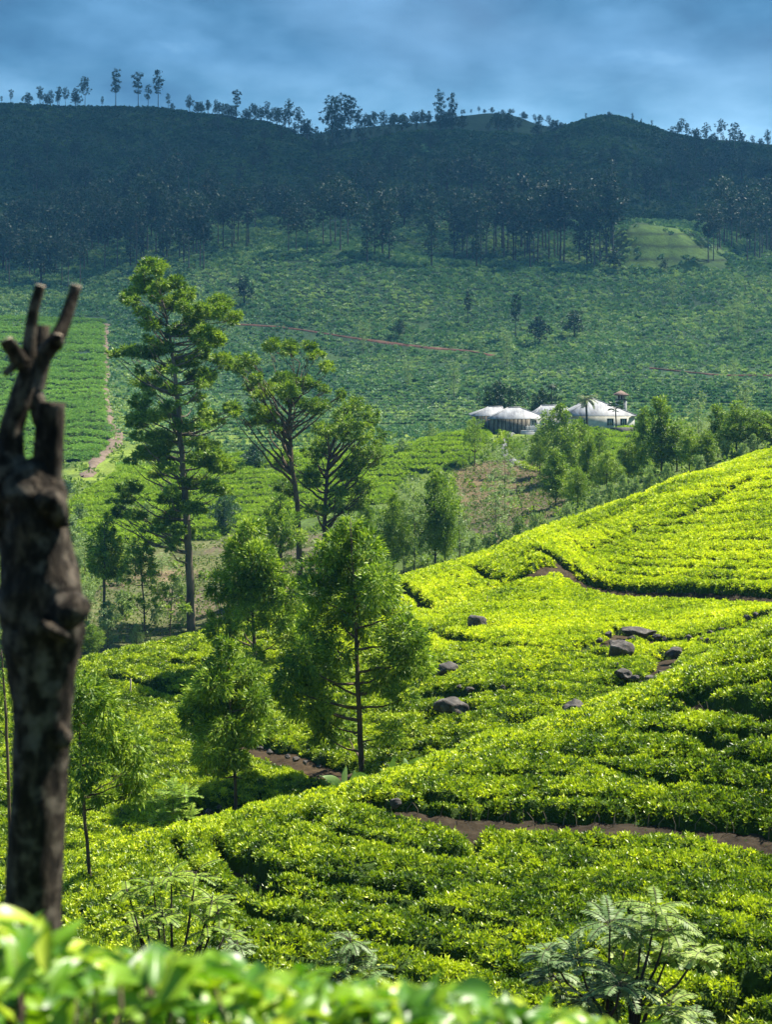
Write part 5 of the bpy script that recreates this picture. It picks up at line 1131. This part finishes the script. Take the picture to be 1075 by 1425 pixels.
def stake(label, px, pb, pt, k0, k1, r):
    lo, hi = kband(px, k0, k1); d = find_d(px, pb, lo, hi); P = PT(px, pb, d); g = float(ground_z(px, d)); h = (HY - pt) / F * d - g; b = MB()
    b.tube([(0, 0, -.15), (.01, 0, h * .5), (.03, 0, h - .06), (.03, 0, h)], [r, r * .9, r * .8, r * .25], 7, .1, random.Random(int(px)))
    o = b.build('wooden_stake', m_stake); o.location = (P.x, P.y, g); tag(o, label, 'stake')
stake('pale wooden stake standing in the left shoulder of the middle hill', 181, 964, 944, 8, 10, .055)
stake('thin stake beside the upper end of the hill path', 771, 808, 796, 7, 9, .03)
stake('thin stake just below the bend of the hill path', 816, 828, 818, 7, 9, .03)
stake('thin stake above the lone rounded boulder', 678, 843, 829, 7, 9, .03)
# ------------------------------------------------------------------ the pruned trunk close by
m_stump, nt = new_mat('old_bark'); tc = N(nt, 'ShaderNodeTexCoord'); mp = N(nt, 'ShaderNodeMapping'); mp.inputs['Scale'].default_value = (1, 1, .3); L(nt, tc.outputs['Object'], mp.inputs[0])
a = noise(nt, 60, 6, mp.outputs[0], .7); b_ = noise(nt, 26, 5, tc.outputs['Object'], .6)
c = ramp(nt, a, [(.3, (.003, .0025, .002)), (.50, (.018, .014, .010)), (.70, (.09, .07, .05))]); c = mixc(nt, ramp(nt, b_, [(.50, (0, 0, 0)), (.64, (.8, .8, .8))]), c, (.13, .11, .085))
bs = N(nt, 'ShaderNodeBsdfPrincipled', in_Roughness=.9); bs.inputs['Specular IOR Level'].default_value = .15; L(nt, c, bs.inputs['Base Color'])
bp = N(nt, 'ShaderNodeBump', in_Strength=1, in_Distance=.012); L(nt, a, bp.inputs['Height']); L(nt, bp.outputs[0], bs.inputs['Normal']); L(nt, bs.outputs[0], N(nt, 'ShaderNodeOutputMaterial').inputs[0])
m_cut = plain('cut_wood', (.30, .22, .15), (.55, .45, .34), 30)
DS = 2.5; SS = DS / F
def knotty(mb, pts, seed, sides=26, dens=6, amp=.12, fl=1.0):
    """smooth noisy limb through (px, py, radius px, depth m)"""
    q = np.array([(p[0], p[1], p[2], p[3] if len(p) > 3 else 0) for p in pts], float); n = len(q); t = np.arange(n); tt = np.linspace(0, n - 1, (n - 1) * dens + 1)
    C = np.stack([pchip(t, q[:, i], tt) for i in range(4)], 1); V = []
    for i, (x, y, r, dy) in enumerate(C):
        j0, j1 = max(i - 1, 0), min(i + 1, len(C) - 1); tx, ty = C[j1, 0] - C[j0, 0], -(C[j1, 1] - C[j0, 1]); l = math.hypot(tx, ty) or 1; nx_, nz_ = ty / l, -tx / l
        for k in range(sides):
            th = 2 * PI * k / sides; rr = r * (1 + amp * float(fbm(np.array(math.cos(th) * 1.6 + seed), np.array(math.sin(th) * 1.6 + i * .22), 4, seed)) + amp * .5 * math.sin(th * 3 + seed + i * .1)) * SS
            V.append(((x - HX) * SS + nx_ * math.cos(th) * rr, DS + dy + math.sin(th) * rr * fl, (HY - y) * SS + nz_ * math.cos(th) * rr))
    Fc = []
    for i in range(len(C) - 1):
        for k in range(sides): k2 = (k + 1) % sides; Fc.append((i * sides + k, i * sides + k2, (i + 1) * sides + k2, (i + 1) * sides + k))
    Fc.append(tuple((len(C) - 1) * sides + k for k in range(sides))); mb.add(V, Fc)
root = empty('pruned_tree', ((45 - HX) * SS, DS, -1.66)); tag(root, 'dark pruned tree trunk with sawn branch stubs, very close and out of focus', 'tree trunk')
def part(mb, name, mat, parent=None):
    o = mb.build(name, mat, parent or root, True)
    if not parent: o.location = -Vector(root.location)
    return o
m = MB()
knotty(m, [(44,2000,56),(45,1700,46),(46,1400,39),(46,1270,38),(50,1150,38),(55,1020,39),(58,940,46),(60,880,55),(59,830,58),(52,770,48),(47,720,46),(44,690,46),(38,660,40),(30,645,28)], 3, 34, 9, .13)
knotty(m, [(85,850,22,-.05),(102,842,27,-.06),(116,832,24,-.06),(124,822,12,-.06)], 5, 20, 5, .2)          # knob at the right
knotty(m, [(88,870,20,-.07),(94,862,21,-.09),(98,855,10,-.10)], 6, 18, 4, .2)
knotty(m, [(66,700,24,-.04),(80,695,22,-.05),(90,712,16,-.05),(93,730,10,-.04)], 7, 18, 5, .2)             # flap
knotty(m, [(10,760,34,.02),(14,700,36,.01),(10,650,30,0),(6,625,18,0)], 8, 22, 6, .14)                      # left shoulder
knotty(m, [(85,1015,20,-.02),(97,1018,14,-.03),(104,1016,8,-.03)], 9, 16, 4, .2)
part(m, 'trunk', m_stump)
def stub(pts, seed, cut=True, sides=24, cn='branch_stub'):
    m = MB(); knotty(m, pts, seed, sides, 7, .10); o = part(m, cn, m_stump)
    if cut:
        (x0, y0), (x1, y1) = pts[-2][:2], pts[-1][:2]; r = pts[-1][2]; l = math.hypot(x1 - x0, y1 - y0); ux, uy = (x1 - x0) / l, (y1 - y0) / l; dy = pts[-1][3] if len(pts[-1]) > 3 else 0
        c = MB(); V = []
        for kk_, rr in ((0, 1.03), (1.5, .96)):
            for k in range(20):
                th = 2 * PI * k / 20; X_ = (x1 - HX) * SS + uy * math.cos(th) * r * rr * SS + ux * kk_ * SS; Z_ = (HY - y1) * SS + ux * math.cos(th) * r * rr * SS - uy * kk_ * SS
                V.append((X_, DS + dy + math.sin(th) * r * rr * SS, Z_))
        c.add(V, [(k, (k + 1) % 20, 20 + (k + 1) % 20, 20 + k) for k in range(20)] + [tuple(range(20, 40)), tuple(range(20))[::-1]]); c.build('cut_end', m_cut, o)
stub([(14,640,21),(16,600,17),(28,555,16),(38,515,13),(40,480,10),(46,435,8),(56,398,7)], 11)
stub([(44,540,14,.02),(56,495,13,.02),(72,475,12,.02),(83,450,9.5,.03),(90,425,8.5,.04),(97,396,7.8,.05)], 12)
stub([(40,520,13,.03),(46,490,11,.04),(50,452,10,.05)], 13, False)
stub([(32,505,12,-.02),(26,490,11,-.03),(19,474,9,-.05)], 14)
stub([(60,705,24),(66,650,21),(70,600,20),(73,560,19)], 15, False)
stub([(70,600,15,.02),(56,585,14,.02),(48,560,12,.02),(40,540,12,.02)], 16, False, cn='branch')
stub([(80,480,10,0),(84,476,9,-.02),(86,466,6,-.03)], 17)
stub([(36,520,9,.0),(30,505,7,-.02),(12,520,5,-.03)], 18, False)

# ------------------------------------------------------------------ the tea bush under the lens
m_near = leaf_mat('near_tea_leaf', [(.05, (.030, .10, .008)), (.40, (.075, .20, .008)), (.65, (.20, .34, .012)), (.95, (.40, .48, .035))], .34, .38, .45, clump=6)
def tea_leaf(rng, L_, W_, curl):
    V = []; nseg = 7
    for i in range(nseg + 1):
        u = i / nseg; w = W_ * .5 * math.sin(min(1, u * .97 + .03) * PI) ** .75 * (1 - .15 * u); x = u * L_; z = -curl * u * u * L_ + .05 * L_ * math.sin(u * PI)
        for k in (-1, -.5, 0, .5, 1): V.append((x, w * k, z + abs(k) * w * .35 + rng.normal() * .0006))
    Fc = [(i * 5 + k, i * 5 + k + 1, i * 5 + k + 6, i * 5 + k + 5) for i in range(nseg) for k in range(4)]
    return np.array(V), np.array(Fc)
def near_bush():
    rng = np.random.default_rng(77); root = empty('tea_bush', (-.1, 1.6, -1.6)); tag(root, 'blurred tea bush right under the lens with big glossy leaves, along the bottom edge', 'tea bush')
    prof = lambda x: np.interp(x, [-60, 0, 60, 110, 150, 250, 350, 450, 550, 650, 700, 780, 860, 910, 1000, 1140], [1276, 1278, 1292, 1318, 1328, 1332, 1348, 1358, 1372, 1376, 1396, 1412, 1428, 1450, 1472, 1485])
    V, Fq, n = [], [], 0; st = MB()
    for i in range(5200):
        px = rng.uniform(-400, 1900) if i % 4 == 0 else rng.uniform(-120, 1120); d = rng.uniform(1.45, 2.4); k = rng.random() ** 1.5
        py = prof(px) + 12 + k * 420 + 18 * vnoise(np.array(px / 70.), np.array(1.3), 3)
        if i < 60: py = prof(px) + rng.uniform(-6, 10)
        p = np.array(PT(px, float(py), d)); 
        if i >= 60 and k > .2: p[2] -= .05 * k
        yaw = rng.uniform(0, 2 * PI); pitch = rng.uniform(-.2, 1.1) if k < .4 else rng.uniform(-.5, .6); L_ = rng.uniform(.036, .068) * (1 if d > 1.3 else .85); W_ = L_ * rng.uniform(.34, .44)
        v, f = tea_leaf(rng, L_, W_, rng.uniform(.0, .5)); roll = rng.uniform(-.7, .7); cr, sr = math.cos(roll), math.sin(roll); v = np.stack([v[:, 0], v[:, 1] * cr - v[:, 2] * sr, v[:, 1] * sr + v[:, 2] * cr], 1)
        cp, sp = math.cos(pitch), math.sin(pitch); v = np.stack([v[:, 0] * cp - v[:, 2] * sp, v[:, 1], v[:, 0] * sp + v[:, 2] * cp], 1)
        cy, sy = math.cos(yaw), math.sin(yaw); v = np.stack([v[:, 0] * cy - v[:, 1] * sy, v[:, 0] * sy + v[:, 1] * cy, v[:, 2]], 1)
        v -= v.mean(0); V.append(v + p); Fq.append(f + n); n += len(v)
        if i % 9 == 0: st.tube([p, p + [rng.normal() * .03, rng.normal() * .03, -.15], p + [rng.normal() * .05, rng.normal() * .05, -.45]], [.002, .003, .004], 5)
    off = np.array([-.1, 1.6, -1.6])
    mesh_np('foliage', np.concatenate(V) - off, np.concatenate(Fq), m_near, True, root); o = st.build('stem', m_bark, root, True); o.location = tuple(-off)
near_bush()
# ------------------------------------------------------------------ added unseen cloud, shaped to shade the far hills, and the air
def add_shade_cloud():
    g = MB(); H = 470.; k = H / math.tan(SUN_EL); ox, oy = math.sin(SUN_AZ) * k, math.cos(SUN_AZ) * k
    nx, ny = 90, 80; xs = np.linspace(-900, 1100, nx); ys = np.linspace(300, 1430, ny)
    Yg, Xg = np.meshgrid(ys, xs, indexing='ij')
    n = fbm(Xg / 160, Yg / 160, 4, 91)
    edge = np.minimum.reduce([(Xg + 900) / 200, (1100 - Xg) / 200, (Yg - 300) / 160, (1430 - Yg) / 100]); e = np.clip(edge, 0, 1)
    bot = -18 * e * (1 + n); top = 45 * e ** .6 * (1 + .8 * n)
    V = np.concatenate([np.stack([Xg + ox, Yg + oy, H + bot], -1).reshape(-1, 3), np.stack([Xg + ox, Yg + oy, H + top + .5], -1).reshape(-1, 3)])
    i = np.arange(nx * ny).reshape(ny, nx); q = np.stack([i[:-1, :-1], i[:-1, 1:], i[1:, 1:], i[1:, :-1]], -1).reshape(-1, 4)
    # opacity shaped for the wanted shade: clear in front, brighter breaks farther off
    gx, gy = Xg, Yg; px = gx / gy * F + HX
    T = 1 - sstep(330, 640, gy + 40 * n) * .74 - sstep(590, 860, gy) * .22 - .06 * sstep(600, 300, px) * sstep(400, 640, gy)
    T = T + .55 * np.exp(-((px - 930) / 90) ** 2 - ((gy - 590) / 28) ** 2) + .25 * np.exp(-((px - 380) / 90) ** 2 - ((gy - 930) / 60) ** 2) + .12 * np.exp(-((px - 800) / 160) ** 2 - ((gy - 950) / 60) ** 2) + .12 * np.exp(-((px - 450) / 140) ** 2 - ((gy - 560) / 25) ** 2)
    dens = np.clip(1 - T, 0, .985).ravel() ; dens = 1 - np.sqrt(1 - dens)
    m, nt = new_mat('shade_cloud_veil')
    at_ = N(nt, 'ShaderNodeAttribute', attribute_name='dens'); df = N(nt, 'ShaderNodeBsdfTranslucent'); df.inputs[0].default_value = (.30, .34, .4, 1)
    tr = N(nt, 'ShaderNodeBsdfTransparent'); mx = N(nt, 'ShaderNodeMixShader'); L(nt, at_.outputs['Fac'], mx.inputs[0]); L(nt, tr.outputs[0], mx.inputs[1]); L(nt, df.outputs[0], mx.inputs[2])
    L(nt, mx.outputs[0], N(nt, 'ShaderNodeOutputMaterial').inputs[0])
    o = mesh_np('shade_cloud', V, np.concatenate([q, q[:, ::-1] + nx * ny]), m, True, attrs={'dens': np.concatenate([dens, dens])}); tag(o, kind='structure')
add_shade_cloud()
def haze():
    b = MB(); b.box(-2600, 2600, -61, 5100, -520, 330)
    m, nt = new_mat('air'); v = N(nt, 'ShaderNodeVolumePrincipled', in_Density=.00011, in_Anisotropy=.2); v.inputs['Color'].default_value = (.15, .50, 1, 1)
    L(nt, v.outputs[0], N(nt, 'ShaderNodeOutputMaterial').inputs['Volume'])
    o = b.build('haze', m); tag(o, 'thin bluish haze hanging in the valley air', 'haze', kind='stuff')
haze()
print('objects', len(bpy.data.objects))
